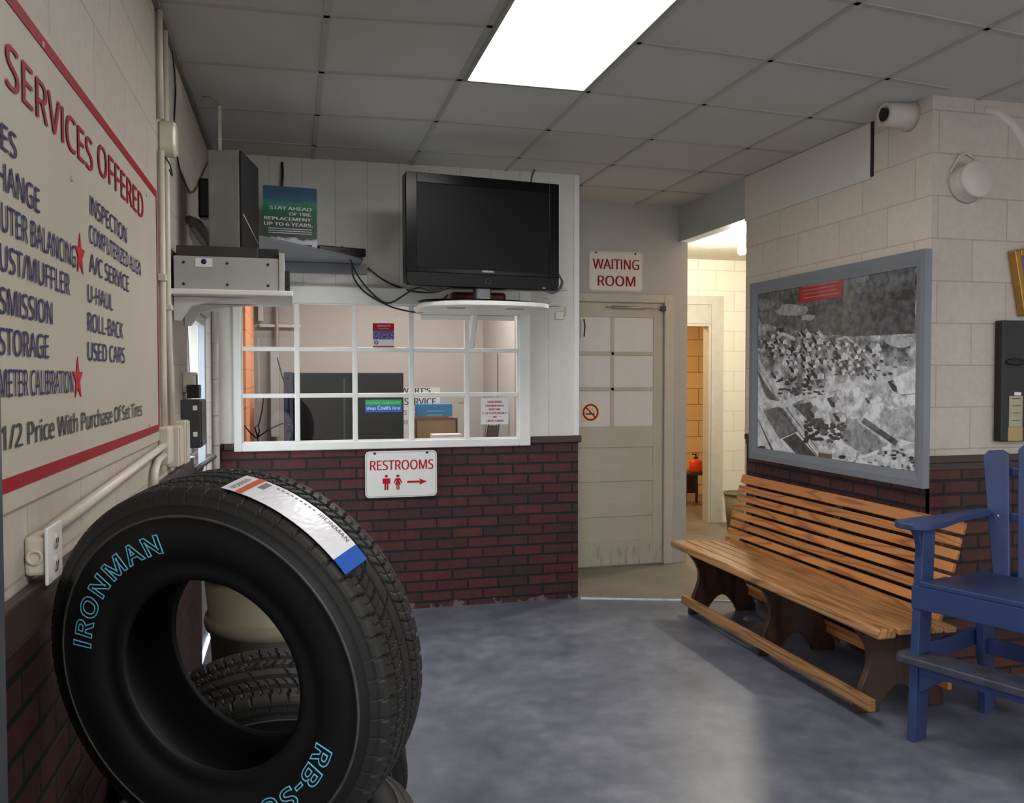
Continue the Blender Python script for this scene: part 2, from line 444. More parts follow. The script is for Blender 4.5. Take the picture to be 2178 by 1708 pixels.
g = MB(); g.box((XL-.043, 4.70, .42), (XL-.037, y1-.12, 1.10)); g.build('pane', m_glass, dr)
g = MB(); g.tube([(XL+.02, y0+.05, 1.07), (XL+.025, y1-.1, 1.045)], .014, 10); g.box((XL-.02, y0+.04, 1.055), (XL+.02, y0+.07, 1.085)); g.box((XL-.02, y1-.12, 1.03), (XL+.025, y1-.09, 1.06)); g.build('push_bar', plain('dark_grey_bar', (92, 92, 94), .4, .5), dr)
g = MB(); g.tube([(XL-.035, 4.45, 1.82), (XL-.036, 4.6, 1.35), (XL-.037, 4.68, 1.12)], .012, 8); g.build('brace', m_alu, dr)
# ground outside the glazed door
mb = MB(); mb.box((-30, -30, -.14), (XL-.2, 40, -.1)); mb.box((XL-.2, -30, -.14), (30, -2.6, -.1)); struct(mb, 'ground', m_ground)
# metal post of the entrance at the left edge
mb = MB(); mb.box((-.405, 1.2, 0), (-.3655, 1.24, H-.005), .003); struct(mb, 'trim_5', plain('weathered_jamb', (88, 92, 98), .4, .4))

# ------------------------------------------------------------------ office wall at the back, with its window opening
wx0, wx1, wz0, wz1 = -.35, 1.537, 1.05, 2.075
mb = MB()
T = .12
mb.box((XL-.2, YB, 1.1), (wx0+.03, YB+T, H)); mb.box((wx1-.03, YB, 1.1), (XE, YB+T, H))
mb.box((wx0+.03, YB, wz1-.06), (wx1-.03, YB+T, H))
struct(mb, 'wall_back', m_panel)
mb = MB(); mb.box((XL-.2, YB, 0), (XE, YB+T, 1.1)); struct(mb, 'wall_back_brick_panel', m_brickB)
mb = MB(); mb.box((wx1+.002, YB-.022, 1.065), (XE+.018, YB, 1.11), .004); mb.box((XE, YB, 1.065), (XE+.018, YB+.05, 1.11), .004)
mb.box((XL+.06, YB-.02, 1.06), (wx0-.002, YB, 1.1), .004); struct(mb, 'trim_6', m_browncap)
mb = MB(); mb.box((XE-.034, YB-.012, 1.112), (XE+.004, YB+.02, H-.006), .003); mb.box((XE, YB, 1.112), (XE+.006, YB+T, H-.006), .002); struct(mb, 'trim_7', m_white)
mb = MB(); mb.box((XL, YB-.014, 2.088), (1.8, YB, 2.094), .002); struct(mb, 'trim_8', plain('panel_seam_shade', (188, 180, 170), .5))
# window_1: frame, muntins (pattern of the frame's sash), fifteen panes
vx = [at(u, 790, y=YB).x for u in (515, 632, 755, 875, 993, 1101)]
vz = [1.105, 1.392, 1.682, 1.965]
fr = MB()
fd = YB-.026
for (a, b) in (((wx0, fd, wz0), (vx[0]-.004, YB+.05, wz1)), ((vx[5]+.004, fd, wz0), (wx1, YB+.05, wz1)), ((vx[0]-.004, fd, wz0), (vx[5]+.004, YB+.05, vz[0]-.004)), ((vx[0]-.004, fd, vz[3]+.004), (vx[5]+.004, YB+.05, wz1))):
    fr.box(a, b, .006)
w1 = fr.build('window_1', m_white); w1['kind'] = 'structure'
mm = MB()
mm.box((vx[0]-.01, YB-.008, vz[0]-.012), (vx[5]+.01, YB+.02, vz[0]+.004)); mm.box((vx[0]-.01, YB-.008, vz[3]-.004), (vx[5]+.01, YB+.02, vz[3]+.012))
for x in (vx[0]-.004, vx[5]+.004): mm.box((x-.008, YB-.008, vz[0]), (x+.008, YB+.02, vz[3]))
for x in vx[1:5]: mm.box((x-.016, YB-.014, vz[0]), (x+.016, YB+.022, vz[3]), .005)
for z in vz[1:3]: mm.box((vx[0], YB-.012, z-.014), (vx[5], YB+.02, z+.014), .005)
mm.build('muntins', m_white, w1)
for i in range(5):
    for j in range(3):
        g = MB(); g.box((vx[i], YB+.002, vz[j]), (vx[i+1], YB+.006, vz[j+1])); g.build('pane', m_glass, w1)

# ------------------------------------------------------------------ recess with the panelled door
mb = MB(); mb.box((XE-.1, YD, 0), (3.088, YD+.12, H)); struct(mb, 'wall_recess', m_greywall)
mb = MB(); mb.box((XE-.12, YB+T, 0), (XE, YD, H)); struct(mb, 'wall_recess_side', m_greywall)
dx0, dx1, dz1 = 2.05, 2.872, 2.088
cs = MB()
cs.box((dx1+.006, YD-.028, .004), (2.962, YD, 2.16), .006); cs.box((1.95, YD-.028, .004), (dx0-.006, YD, 2.16), .006); cs.box((dx0-.006, YD-.028, dz1+.006), (dx1+.006, YD, 2.16), .006)
cs.box((dx1+.006, YD-.034, .004), (dx1+.022, YD-.02, 2.11), .003)
struct(cs, 'trim_9', m_cream)
D = MB(); ys = YD-.012
pz = [1.115, 1.41, 1.69, 1.975]; pxs = [(2.16, 2.432), (2.458, 2.79)]
pxs[0] = (2.165, 2.43)
# stiles, rails and glazing bars of the door leaf
D.box((dx0, ys, .012), (pxs[0][0], YD-.001, dz1), .003); D.box((pxs[1][1], ys, .012), (dx1, YD-.001, dz1), .003)
D.box((pxs[0][0], ys, pz[3]), (pxs[1][1], YD-.001, dz1), .003)
D.box((pxs[0][1], ys, pz[0]), (pxs[1][0], YD-.001, pz[3]), .003)
for z in (pz[1], pz[2]): D.box((pxs[0][0], ys, z-.014), (pxs[1][1], YD-.001, z+.014), .003)
rails = [(.95, pz[0]), (.68, .79), (.40, .52), (.012, .225)]
for a, b in rails: D.box((pxs[0][0], ys, a), (pxs[1][1], YD-.001, b), .003)
D.box((pxs[0][0], YD-.004, .2), (pxs[1][1], YD-.0005, .96))
door = D.build('door_1', None)
md, nt, b = newmat('scuffed_door_paint')
v = wpos(nt); s = nt.nodes.new('ShaderNodeSeparateXYZ'); nt.links.new(v, s.inputs[0])
low = mth(nt, 'LESS_THAN', s.outputs[2], mth(nt, 'ADD', mth(nt, 'MULTIPLY', noise(nt, v, 6), .34), .0))
mpd = nt.nodes.new('ShaderNodeMapping'); mpd.inputs['Scale'].default_value = (3, 3, .6); nt.links.new(v, mpd.inputs[0])
sc = mth(nt, 'MULTIPLY', low, ramp(nt, noise(nt, mpd.outputs[0], 9, 8, .7), [(.5, (0, 0, 0, 1)), (.68, (1, 1, 1, 1))]))
col = mixc(nt, mth(nt, 'MULTIPLY', sc, .55), ramp(nt, noise(nt, v, 4), [(.3, lin((188, 184, 168))), (.7, lin((196, 193, 180)))]), lin((110, 96, 78)))
nt.links.new(col, b.inputs['Base Color']); b.inputs['Roughness'].default_value = .5
door.data.materials.append(md); door['kind'] = 'structure'
m_paper = plain('white_paper', (226, 224, 224), .7, var=.02)
for (xa, xb) in pxs:
    for za, zb in ((pz[0], pz[1]-.014), (pz[1]+.014, pz[2]-.014), (pz[2]+.014, pz[3])):
        g = MB(); g.box((xa+.001, YD-.006, za+.001), (xb-.001, YD-.002, zb-.001)); g.build('papered_pane', m_paper, door)
# beam over the opening, block wall with pillar, smooth board
mb = MB(); mb.box((XR-.004, 5.30, 2.585), (XR+.1, YD+.02, H)); struct(mb, 'wall_beam', m_beamgrey)
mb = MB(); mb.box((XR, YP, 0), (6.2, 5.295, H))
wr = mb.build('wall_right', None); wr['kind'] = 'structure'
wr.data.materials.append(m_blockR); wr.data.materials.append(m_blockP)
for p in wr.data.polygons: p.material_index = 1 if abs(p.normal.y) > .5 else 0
mb = MB(); mb.box((XR-.012, 3.99, 2.565), (XR, 5.295, H-.004), .002); struct(mb, 'wall_right_board', plain('smooth_board_paint', (214, 206, 196), .5, var=.02))
mb = MB(); mb.box((XR-.012, YP-.012, 0), (XR, 5.25, 1.09)); struct(mb, 'wall_right_brick_panel', m_brickR)
mb = MB(); mb.box((XR-.012, YP-.012, 0), (6.2, YP, 1.09)); struct(mb, 'wall_pillar_brick_panel', m_brickP)
m_cap2 = plain('dark_brown_cap', (62, 42, 36), .5, var=.15, scale=9)
mb = MB(); mb.box((XR-.03, YP-.03, 1.085), (6.2, YP, 1.12), .004); mb.box((XR-.03, YP, 1.085), (XR, 5.25, 1.12), .004); mb.box((XR-.02, YP-.022, 1.05), (6.2, YP, 1.085), .003); mb.box((XR-.02, YP, 1.05), (XR, 5.25, 1.085), .003); struct(mb, 'trim_10', m_cap2)
# far right wall of the shop
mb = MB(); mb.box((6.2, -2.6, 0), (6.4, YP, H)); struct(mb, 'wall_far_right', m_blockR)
mb = MB(); mb.box((XR-.009, 3.972, 2.575), (XR+.002, 3.988, H-.004)); struct(mb, 'gap_shade_strip', plain('gap_shade_paint', (40, 32, 28), .8))  # solid dark strip painting in the shade along the board's edge gap
# storefront behind the camera: unseen, its opening set for daylight and dark pane reflections
mb = MB(); mb.box((XL-.2, -2.6, 0), (3.9, -2.5, H)); mb.box((3.9, -2.6, 0), (6.2, -2.5, .45)); mb.box((3.9, -2.6, 2.6), (6.2, -2.5, H)); mb.box((5.0, -2.6, .45), (5.08, -2.5, 2.6))
struct(mb, 'wall_front', plain('storefront_paint', (150, 144, 134), .6))
# hall beyond the opening and the restroom beyond it
ho = (3.40, 4.154, 2.045)
mb = MB(); mb.box((3.0, 8.0, 0), (ho[0], 8.12, 2.75)); mb.box((ho[1], 8.0, 0), (5.6, 8.12, 2.75)); mb.box((ho[0], 8.0, ho[2]), (ho[1], 8.12, 2.75)); struct(mb, 'wall_hall_back', m_blockH)
mb = MB(); mb.box((2.968, YD+.12, 0), (3.088, 8.0, 2.75)); struct(mb, 'wall_hall_left', m_greywall)
mb = MB(); mb.box((5.5, 5.3, 0), (5.6, 8.0, 2.75)); struct(mb, 'wall_hall_right', m_greywall)
mb = MB(); mb.box((XR+.1, 5.296, 2.70), (5.5, 8.0, 2.76)); struct(mb, 'ceiling_hall', plain('hall_ceiling_paint', (214, 204, 184), .7))
m_cream2 = plain('hall_casing_paint', (196, 190, 178), .5)
mb = MB()
mb.box((ho[1], 7.975, .004), (ho[1]+.13, 8.0, 2.33), .004); mb.box((ho[0]-.13, 7.975, .004), (ho[0], 8.0, 2.33), .004); mb.box((ho[0], 7.985, 2.045), (ho[1], 8.0, 2.33), .003)
mb.box((ho[0], 7.975, 2.24), (ho[1], 8.0, 2.33), .003); mb.box((ho[1]-.025, 7.99, .004), (ho[1], 8.12, 2.045), .003); mb.box((ho[0], 7.99, .004), (ho[0]+.025, 8.12, 2.045), .003); mb.box((ho[0]+.02, 7.99, 2.02), (ho[1]-.02, 8.12, 2.045), .003)
struct(mb, 'trim_11', m_cream2)
mb = MB(); mb.box((3.0, 10.0, 0), (5.4, 10.1, 2.6)); struct(mb, 'wall_restroom_back', m_blockO)
mb = MB(); mb.box((2.95, 8.12, 0), (3.0, 10.0, 2.6)); mb.box((5.35, 8.12, 0), (5.4, 10.0, 2.6)); struct(mb, 'wall_restroom_side', m_greywall)
mb = MB(); mb.box((2.95, 8.12, 2.6), (5.4, 10.1, 2.65)); struct(mb, 'ceiling_restroom', m_greywall)
# office behind the window
OB = 7.6
m_office = plain('office_wall_paint', (190, 183, 177), .6, var=.02)
mb = MB(); mb.box((XL-.2, OB, 0), (XE-.1, OB+.1, 2.7)); struct(mb, 'wall_office_back', m_office)
mb = MB(); mb.box((XE-.2, YD+.12, 0), (XE-.1, OB, 2.7)); struct(mb, 'wall_office_right', m_office)
mb = MB(); mb.box((XL-.2, YB+T, 0), (XL-.05, OB, 2.7)); struct(mb, 'wall_office_left', m_office)
mb = MB(); mb.box((XL-.2, YB+T, 2.7), (XE-.1, OB+.1, 2.75)); struct(mb, 'ceiling_office', m_office)
mb = MB(); mb.box((XL-.2, YB+.05, -.1), (XE-.02, OB+.1, 0)); struct(mb, 'floor_office', m_floor2)

# ================================================================== THINGS
m_blk = plain('black_plastic', (16, 16, 18), .3, var=.1)
m_blkmat = plain('matte_black', (20, 20, 20), .6, var=.1)
m_grym = plain('grey_sheet_metal', (166, 165, 162), .45, .2, var=.05, scale=6)
m_dgrey = plain('dark_grey_enamel', (58, 58, 60), .4, var=.08)
m_pipe = plain('cream_painted_pipe', (206, 196, 180), .4, var=.05)
m_red = plain('sign_red', (178, 30, 40), .5, var=.05, spec=.15)
m_dred = plain('sign_dark_red', (150, 24, 34), .5, var=.05, spec=.15)
m_navy = plain('sign_navy', (44, 46, 92), .5, var=.05, spec=.15)
m_ink = plain('black_ink', (30, 30, 32), .6)

# ------------------------------------------------------------------ ceiling light
t = thing('ceiling_light', 'bright white recessed fluorescent panel in the suspended tile ceiling', 'ceiling light', (1.07, 3.1, H-.012))
lx0, lx1, ly0, ly1 = GX[1]+.014, GX[2]-.014, 2.675, 3.885
mb = MB(); e = .02
mb.box((lx0, ly0, H-.012), (lx0+e, ly1, H-.002), .002); mb.box((lx1-e, ly0, H-.012), (lx1, ly1, H-.002), .002)
mb.box((lx0+e, ly0, H-.012), (lx1-e, ly0+e, H-.002), .002); mb.box((lx0+e, ly1-e, H-.012), (lx1-e, ly1, H-.002), .002)
mb.build('frame', plain('light_frame_paint', (150, 148, 140), .5), t)
mb = MB(); mb.box((lx0+e, ly0+e, H-.006), (lx1-e, ly1-e, H-.003)); mb.build('diffuser', emit('light_diffuser', (255, 252, 250), 9.0), t)

# ------------------------------------------------------------------ services sign on the left wall
t = thing('services_sign', 'large white services board with red border and navy lettering on the left wall', 'sign', (XL, 1.9, 1.285))
sx = XL+.012
mb = MB(); mb.box((XL+.001, .25, 1.283), (sx-.003, 3.275, 2.187), .002)
for i, (y, z) in enumerate(((1.0, 1.6), (2.62, 2.03), (2.05, 1.94), (3.05, 2.11), (1.84, 2.15), (3.05, 1.35))):
    mb.lathe([(0, 0), (.007, 0), (.006, .003), (0, .004)], Matrix.Translation((sx-.003, y, z)) @ Matrix.Rotation(math.pi/2, 4, 'Y'), 10)
mb.build('panel', plain('sign_enamel', (184, 175, 160), .5, var=.04, scale=3, spec=.25), t)
mb = MB()
mb.box((sx-.004, .27, 2.142), (sx-.001, 3.262, 2.166)); mb.box((sx-.004, .27, 1.318), (sx-.001, 3.25, 1.342)); mb.box((sx-.004, 3.252, 1.335), (sx-.001, 3.262, 2.145))
mb.build('border', m_dred, t)
SP = sx-.001
def sline(s, ul, ur, base, top, mat, yl=None):
    """base/top: lists of photo points on the baseline and the cap line"""
    zb = sum(at(*p, x=SP).z for p in base)/len(base); zt_ = sum(at(*p, x=SP).z for p in top)/len(top)
    vm = base[0][1]
    ya = at(ul, vm, x=SP).y if yl is None else yl
    yb = at(ur, vm, x=SP).y
    mb = MB(); put_text(mb, s, (SP, ya, zb), (0, yb-ya, 0), (0, 0, zt_-zb), bold=.008)
    mb.build('lettering', mat, t)
    return zb, zt_, ya, yb
sline('SERVICES', 13, 195, [(13, 184.5), (195, 362)], [(13, 97), (195, 291)], m_dred)
sline('OFFERED', 208.7, 304, [(208.7, 376.6), (304, 458)], [(208.7, 311), (304, 408)], m_dred)
cw = (at(104, 735, x=SP).y-at(-2, 735, x=SP).y)/len('STORAGE')     # width of a letter of the left column
for s, ur, b_, t_ in (('TIRES', 36, (36, 341), (27, 281)), ('OIL CHANGE', 84.8, (81, 452), (81, 401)), ('COMPUTER BALANCING', 161.5, (156, 567), (156, 521.6)),
                     ('EXHAUST/MUFFLER', 148.8, (145, 627), (145, 583)), ('TRANSMISSION', 111.8, (109, 689.7), (109, 642.5)), ('STORAGE', 104, (101.6, 762), (101.6, 713)),
                     ('SPEEDOMETER CALIBRATION', 156, (152, 834.8), (152, 789))):
    yr = at(ur, b_[1], x=SP).y
    k = .70 if 'SPEEDO' in s else .9 if 'BALANC' in s else 1
    yl = max(.32, yr-cw*len(s)*k)
    sline(s, 0, ur, [b_], [t_], m_navy, yl)
sline('1/2 Price With Purchase Of Set Tires', 2, 302, [(299.4, 887), (3, 953.5)], [(279, 859), (3.6, 908)], plain('sign_black', (40, 46, 48), .5))
for s, ul, ur, b_, t_ in (('INSPECTION', 192, 269, [(194, 461.8), (268.5, 512.6)], [(195, 420), (268.5, 481.7)]),
        ('COMPUTERIZED ALIGN', 190.5, 298.7, [(192, 522.7), (297.6, 580.8)], [(192, 481.7), (297.6, 554)]),
        ('A/C SERVICE', 190.5, 274, [(192, 581.5), (272, 617.8)], [(192, 541.6), (272, 585)]),
        ('U-HAUL', 187, 240, [(189, 643), (237.7, 659)], [(189, 605), (237.7, 627)]),
        ('ROLL-BACK', 187, 262, [(188, 705.6), (261, 718.7)], [(188, 665.7), (261, 686)]),
        ('USED CARS', 187, 265.6, [(188, 768.4), (265, 770)], [(188, 728.5), (265, 738)])):
    sline(s, ul, ur, b_, t_, m_navy)
for p in ((170.6, 543), (166, 806)):
    c = at(*p, x=SP); mb = MB()
    pts = [(c.y+math.sin(math.pi*k/5)*(.042 if k % 2 == 0 else .017)*1.1, c.z+math.cos(math.pi*k/5)*(.05 if k % 2 == 0 else .02)) for k in range(10)]
    mb.prism(pts, 'x', SP-.001, SP+.0006); mb.build('star', m_red, t)

# ------------------------------------------------------------------ things on the left wall
def clampring(mb, y, z, x=XL, r=.016): mb.box((x, y-.02, z-.008), (x+.03, y+.02, z+.008), .003)
mb = MB(); mb.tube([(XL+.014, 3.36, H-.03), (XL+.014, 3.365, 2.45)], .011); mb.tube([(XL+.014, 3.365, 2.335), (XL+.014, 3.36, 1.75), (XL+.015, 3.345, 1.5), (XL+.016, 3.34, 1.32)], .011)
mb.box((XL, 3.34, 1.86), (XL+.028, 3.385, 1.885), .003)
t = mb.build('conduit_pipe', m_pipe, None, 'cream conduit running down the left wall beside the services board through white box', 'pipe')
mb = MB(); mb.tube([(XL+.014, 3.5, H-.05), (XL+.014, 3.5, 1.8), (XL+.014, 3.52, 1.62), (XL+.014, 3.56, 1.5), (XL+.014, 3.57, 1.3)], .011)
mb.box((XL, 3.48, 1.765), (XL+.028, 3.54, 1.785), .003)
mb.build('conduit_pipe', m_pipe, None, 'cream conduit with a bend near its foot, second beside the services board', 'pipe')
t = thing('door_chime', 'small rounded white plastic box on the conduit above the services board', 'wall box', (XL, 3.43, 2.325))
mb = MB(); M = Matrix.Translation((XL+.03, 3.43, 2.393)) @ Matrix.Rotation(math.pi/2, 4, 'Z') @ Matrix.Rotation(math.pi/2, 4, 'X')
mb.prism(rrect(.09, .13, .035), 'z', -.03, .03, .008, M); mb.build('housing', plain('ivory_plastic', (214, 212, 186), .25), t)
# conduit bodies at the foot of the pipes
t = thing('junction_box', 'cluster of cream conduit bodies on left wall where pipes meet above the dark cap', 'junction box', (XL, 3.5, 1.15))
mb = MB(); mb.box((XL, 3.30, 1.19), (XL+.04, 3.40, 1.33), .008); mb.build('housing', m_pipe, t)
mb = MB(); mb.box((XL, 3.52, 1.16), (XL+.045, 3.62, 1.32), .006); mb.build('housing', m_pipe, t)
mb = MB(); mb.box((XL+.045, 3.525, 1.165), (XL+.05, 3.615, 1.315), .002); mb.build('cover', m_pipe, t)
mb = MB(); mb.box((XL, 3.74, 1.15), (XL+.045, 3.84, 1.33), .006); mb.build('housing', m_pipe, t)
mb = MB(); mb.box((XL+.045, 3.745, 1.155), (XL+.05, 3.835, 1.325), .002); mb.build('cover', m_pipe, t)
mb = MB(); mb.tube([(XL+.018, 3.31, 1.262), (XL+.018, 3.2, 1.258), (XL+.018, 1.80, 1.215)], .013)
mb.build('conduit_pipe', m_pipe, None, 'cream conduit running along the left wall down to the white outlet box', 'pipe')
mb = MB(); mb.tube([(XL+.018, 3.3, 1.225), (XL+.018, 3.16, 1.22), (XL+.018, 3.09, 1.19), (XL+.018, 3.07, 1.135)], .013)
mb.build('conduit_pipe', m_pipe, None, 'short curved cream conduit dropping into the dark cap behind the leaning tire', 'pipe')
t = thing('outlet_box', 'white surface-mounted power outlet on left wall above the leaning tire', 'power outlet', (XL, 1.74, 1.134))
ob0, ob1 = 1.695, 1.79
mb = MB(); mb.box((XL, ob0+.004, 1.15), (XL+.036, ob1-.008, 1.222), .008); mb.build('housing', m_pipe, t)
mb = MB(); mb.box((XL+.036, ob0-.004, 1.134), (XL+.042, ob1, 1.238), .002); mb.build('face_plate', m_white, t)
for z in (1.164, 1.206):
    mb = MB(); mb.lathe([(0, 0), (.015, 0), (.0145, .003), (0, .004)], Matrix.Translation((XL+.041, (ob0+ob1)/2, z)) @ Matrix.Rotation(math.pi/2, 4, 'Y'), 16)
    s = mb.build('socket', m_pipe, t)
    mb = MB()
    for dy in (-.006, .006): mb.box((XL+.0445, (ob0+ob1)/2+dy-.001, z-.003), (XL+.0455, (ob0+ob1)/2+dy+.001, z+.006))
    mb.build('slots', m_blk, s)
# knockout ring on the near side of the box
mb = MB(); mb.lathe([(.009, 0), (.015, 0), (.015, .003), (.009, .003)], Matrix.Translation((XL+.018, ob0+.0045, 1.185)) @ Matrix.Rotation(math.pi/2, 4, 'X'), 18, closed=True); mb.build('knockout_ring', m_pipe, t)
t = thing('breaker_box', 'dark grey metal switch box with two pale labels beside the glazed door', 'electrical box', (XL, 4.02, 1.19))
mb = MB(); mb.box((XL, 3.95, 1.2), (XL+.082, 4.15, 1.41), .004); mb.build('housing', m_dgrey, t)
mb = MB(); mb.box((XL+.082, 3.955, 1.205), (XL+.088, 4.145, 1.405), .002); mb.build('cover', m_dgrey, t)
for z in (1.25, 1.365):
    mb = MB(); mb.box((XL+.05, 3.9485, z), (XL+.068, 3.951, z+.02)); mb.build('label_plate', m_paper, t)
t = thing('switch_box', 'small cream box with a black adapter above the dark switch box', 'electrical box', (XL, 4.05, 1.41))
mb = MB(); mb.box((XL, 4.02, 1.44), (XL+.055, 4.12, 1.53), .006); mb.build('housing', m_pipe, t)
mb = MB(); mb.box((XL+.02, 4.0, 1.415), (XL+.075, 4.06, 1.475), .004); mb.build('adapter', m_blk, t)
mb = MB(); mb.box((XL+.055, 4.05, 1.47), (XL+.058, 4.09, 1.52)); mb.build('socket', m_dgrey, t)
mb = MB(); mb.tube([(XL+.02, 5.46, .0), (XL+.02, 5.46, 1.9)], .022)
for z in (.9, 1.1, 1.28, 1.5, 1.72): mb.tube([(XL+.02, 5.46, z-.006), (XL+.02, 5.46, z+.006)], .0245)
mb.build('corner_pipe', plain('pale_pipe', (196, 192, 184), .35), None, 'pale vertical pipe with rings in the corner between glazed door and brick panel', 'pipe')
# wires hanging along the wall
def cable(pts, r, name, label, mat=None, sub=8, cat='cable'):
    P = [Vector(p) for p in pts]; out = []
    for i in range(len(P)-1):
        p0 = P[max(i-1, 0)]; p1 = P[i]; p2 = P[i+1]; p3 = P[min(i+2, len(P)-1)]
        for k in range(sub):
            q = k/sub
            out.append(.5*((2*p1)+(p2-p0)*q+(2*p0-5*p1+4*p2-p3)*q*q+(3*p1-p0-3*p2+p3)*q**3))
    out.append(P[-1]); mb = MB(); mb.tube(out, r, 6)
    return mb.build(name, mat or m_blk, None, label, cat)
WX = XL+.008
cable([at(365, 90, x=WX), at(373, 180, x=WX), at(371, 260, x=WX), at(378, 340, x=WX), at(392, 385, x=WX), at(412, 408, x=WX), at(440, 350, x=WX), at(458, 322, x=WX)], .004, 'hanging_wire', 'thin dark wire sagging along the left wall up to the ceiling corner')
cable([at(352, 335, x=WX+.02), at(362, 352, x=WX+.03), at(366, 374, x=WX+.03), at(360, 360, x=WX+.02)], .003, 'hanging_wire', 'short dark wire loop under the white box on the left wall')
mb = MB(); mb.box((XL, 3.95, 2.3), (XL+.008, 3.97, H-.02)); mb.box((XL, 3.93, 2.33), (XL+.02, 4.0, 2.36))
p = at(467, 225, z=H-.01); 
cable([at(415, 208, x=XL+.01), at(440, 206, z=H-.02), at(455, 213, z=H-.02), at(467, 224, z=H-.02)], .003, 'ceiling_wire', 'thin wire curving along ceiling from left wall to a hanging white strip', plain('tan_wire', (150, 140, 120), .5))
mb.bm.free()
mb = MB(); q = at(467, 226, z=H-.008); mb.box((q.x-.008, q.y-.006, H-.34), (q.x+.008, q.y+.006, H-.006), .002, Matrix.Identity(4))
mb.build('raceway_strip', m_pipe, None, 'narrow cream strip hanging from the ceiling above the speaker', 'cable cover')

# ------------------------------------------------------------------ corner group: shelf, metal cabinet, slab, speaker
t = thing('wall_shelf', 'white painted shelf with curved bracket on the left wall under the grey metal box', 'shelf', (-.25, 3.9, 1.8))
mb = MB(); mb.box((XL+.002, 3.64, 1.840), (.005, 4.2, 1.862), .004); mb.build('board', m_white, t)
mb = MB(); mb.prism([(XL+.002, 1.839), (-.16, 1.839), (-.3, 1.825), (-.4, 1.80), (XL+.03, 1.74), (XL+.002, 1.74)], 'y', 3.74, 3.765, .003); mb.build('bracket', m_white, t)
mb = MB(); mb.prism([(XL+.002, 1.839), (-.16, 1.839), (-.3, 1.825), (-.4, 1.80), (XL+.03, 1.74), (XL+.002, 1.74)], 'y', 4.1, 4.125, .003); mb.build('bracket', m_white, t)
t = thing('metal_cabinet', 'grey sheet metal box with screws and small label on the white corner shelf', 'electronics box', (-.25, 3.9, 1.862))
mb = MB(); mb.box((XL+.012, 3.68, 1.863), (-.05, 4.14, 1.998), .003); mb.build('housing', m_grym, t)
mb = MB(); mb.box((-.05, 3.675, 1.863), (-.028, 4.14, 2.02), .002); mb.build('end_plate', plain('pale_metal', (176, 174, 170), .4, .3), t)
for x in (-.42, -.253, -.093):
    for z in (1.885, 1.972):
        mb = MB(); mb.lathe([(0, 0), (.006, 0), (.005, .003), (0, .004)], Matrix.Translation((x, 3.68, z)) @ Matrix.Rotation(math.pi/2, 4, 'X'), 10); mb.build('screw', m_blkmat, t)
mb = MB(); mb.box((-.375, 3.677, 1.955), (-.31, 3.6795, 1.99)); l = mb.build('label', m_paper, t)
mb = MB(); mb.lathe([(0, 0), (.011, 0), (.011, .0006), (0, .0006)], Matrix.Translation((-.3425, 3.677, 1.976)) @ Matrix.Rotation(math.pi/2, 4, 'X'), 16); mb.build('emblem', m_navy, l)
mb = MB()
for k in range(6): mb.box((-.028, 3.7+.06*k, 1.88+.03*(k % 3)), (-.006, 3.735+.06*k, 1.905+.03*(k % 3)), .003)
mb.box((-.028, 3.69, 1.864), (-.012, 4.1, 1.88), .002); mb.build('connector_strip', m_blkmat, t)
t = thing('equipment_slab', 'dark brown flat component lying on the grey metal box', 'electronics box', (-.25, 3.9, 1.999))
mb = MB(); mb.box((-.45, 3.7, 1.999), (-.13, 4.2, 2.043), .004); mb.build('housing', plain('dark_brown_metal', (48, 42, 38), .5), t)
mb = MB(); mb.box((-.13, 3.705, 1.999), (-.05, 4.2, 2.04), .003); mb.build('end_cap', m_blkmat, t)
t = thing('speaker', 'tall grey loudspeaker with black grille standing on the corner shelf', 'speaker', (-.22, 3.96, 2.044))
MS = Matrix.Translation((-.2, 3.84, 2.044)) @ Matrix.Rotation(math.radians(-11), 4, 'Z')
mb = MB(); mb.box((-.142, 0, 0), (-.012, .30, .43), .004, MS); mb.build('cabinet', plain('grey_carpet_vinyl', (124, 121, 115), .7, var=.12, scale=7, bmp=.2), t)
mb = MB(); mb.box((-.012, 0, .001), (0, .30, .428), .004, MS); g = mb.build('grille', plain('black_grille_cloth', (14, 14, 15), .75), t)
mb = MB(); mb.tube([MS @ Vector((.001, .01, .16)), MS @ Vector((.001, .27, .075))], .003, 6); mb.build('trim_strip', plain('pale_trim', (190, 186, 176), .4), g)
t = thing('elbow_bracket', 'grey curved metal bracket with black adapter between speaker and left wall', 'bracket', (-.4, 4.3, 2.1))
mb = MB(); mb.tube([(XL+.01, 4.25, 2.24), (-.42, 4.22, 2.22), (-.37, 4.2, 2.15), (-.33, 4.19, 2.06)], .022, 10); mb.build('arm', m_grym, t)
mb = MB(); mb.box((-.41, 4.17, 2.24), (-.34, 4.25, 2.42), .01); mb.build('adapter', m_blk, t)

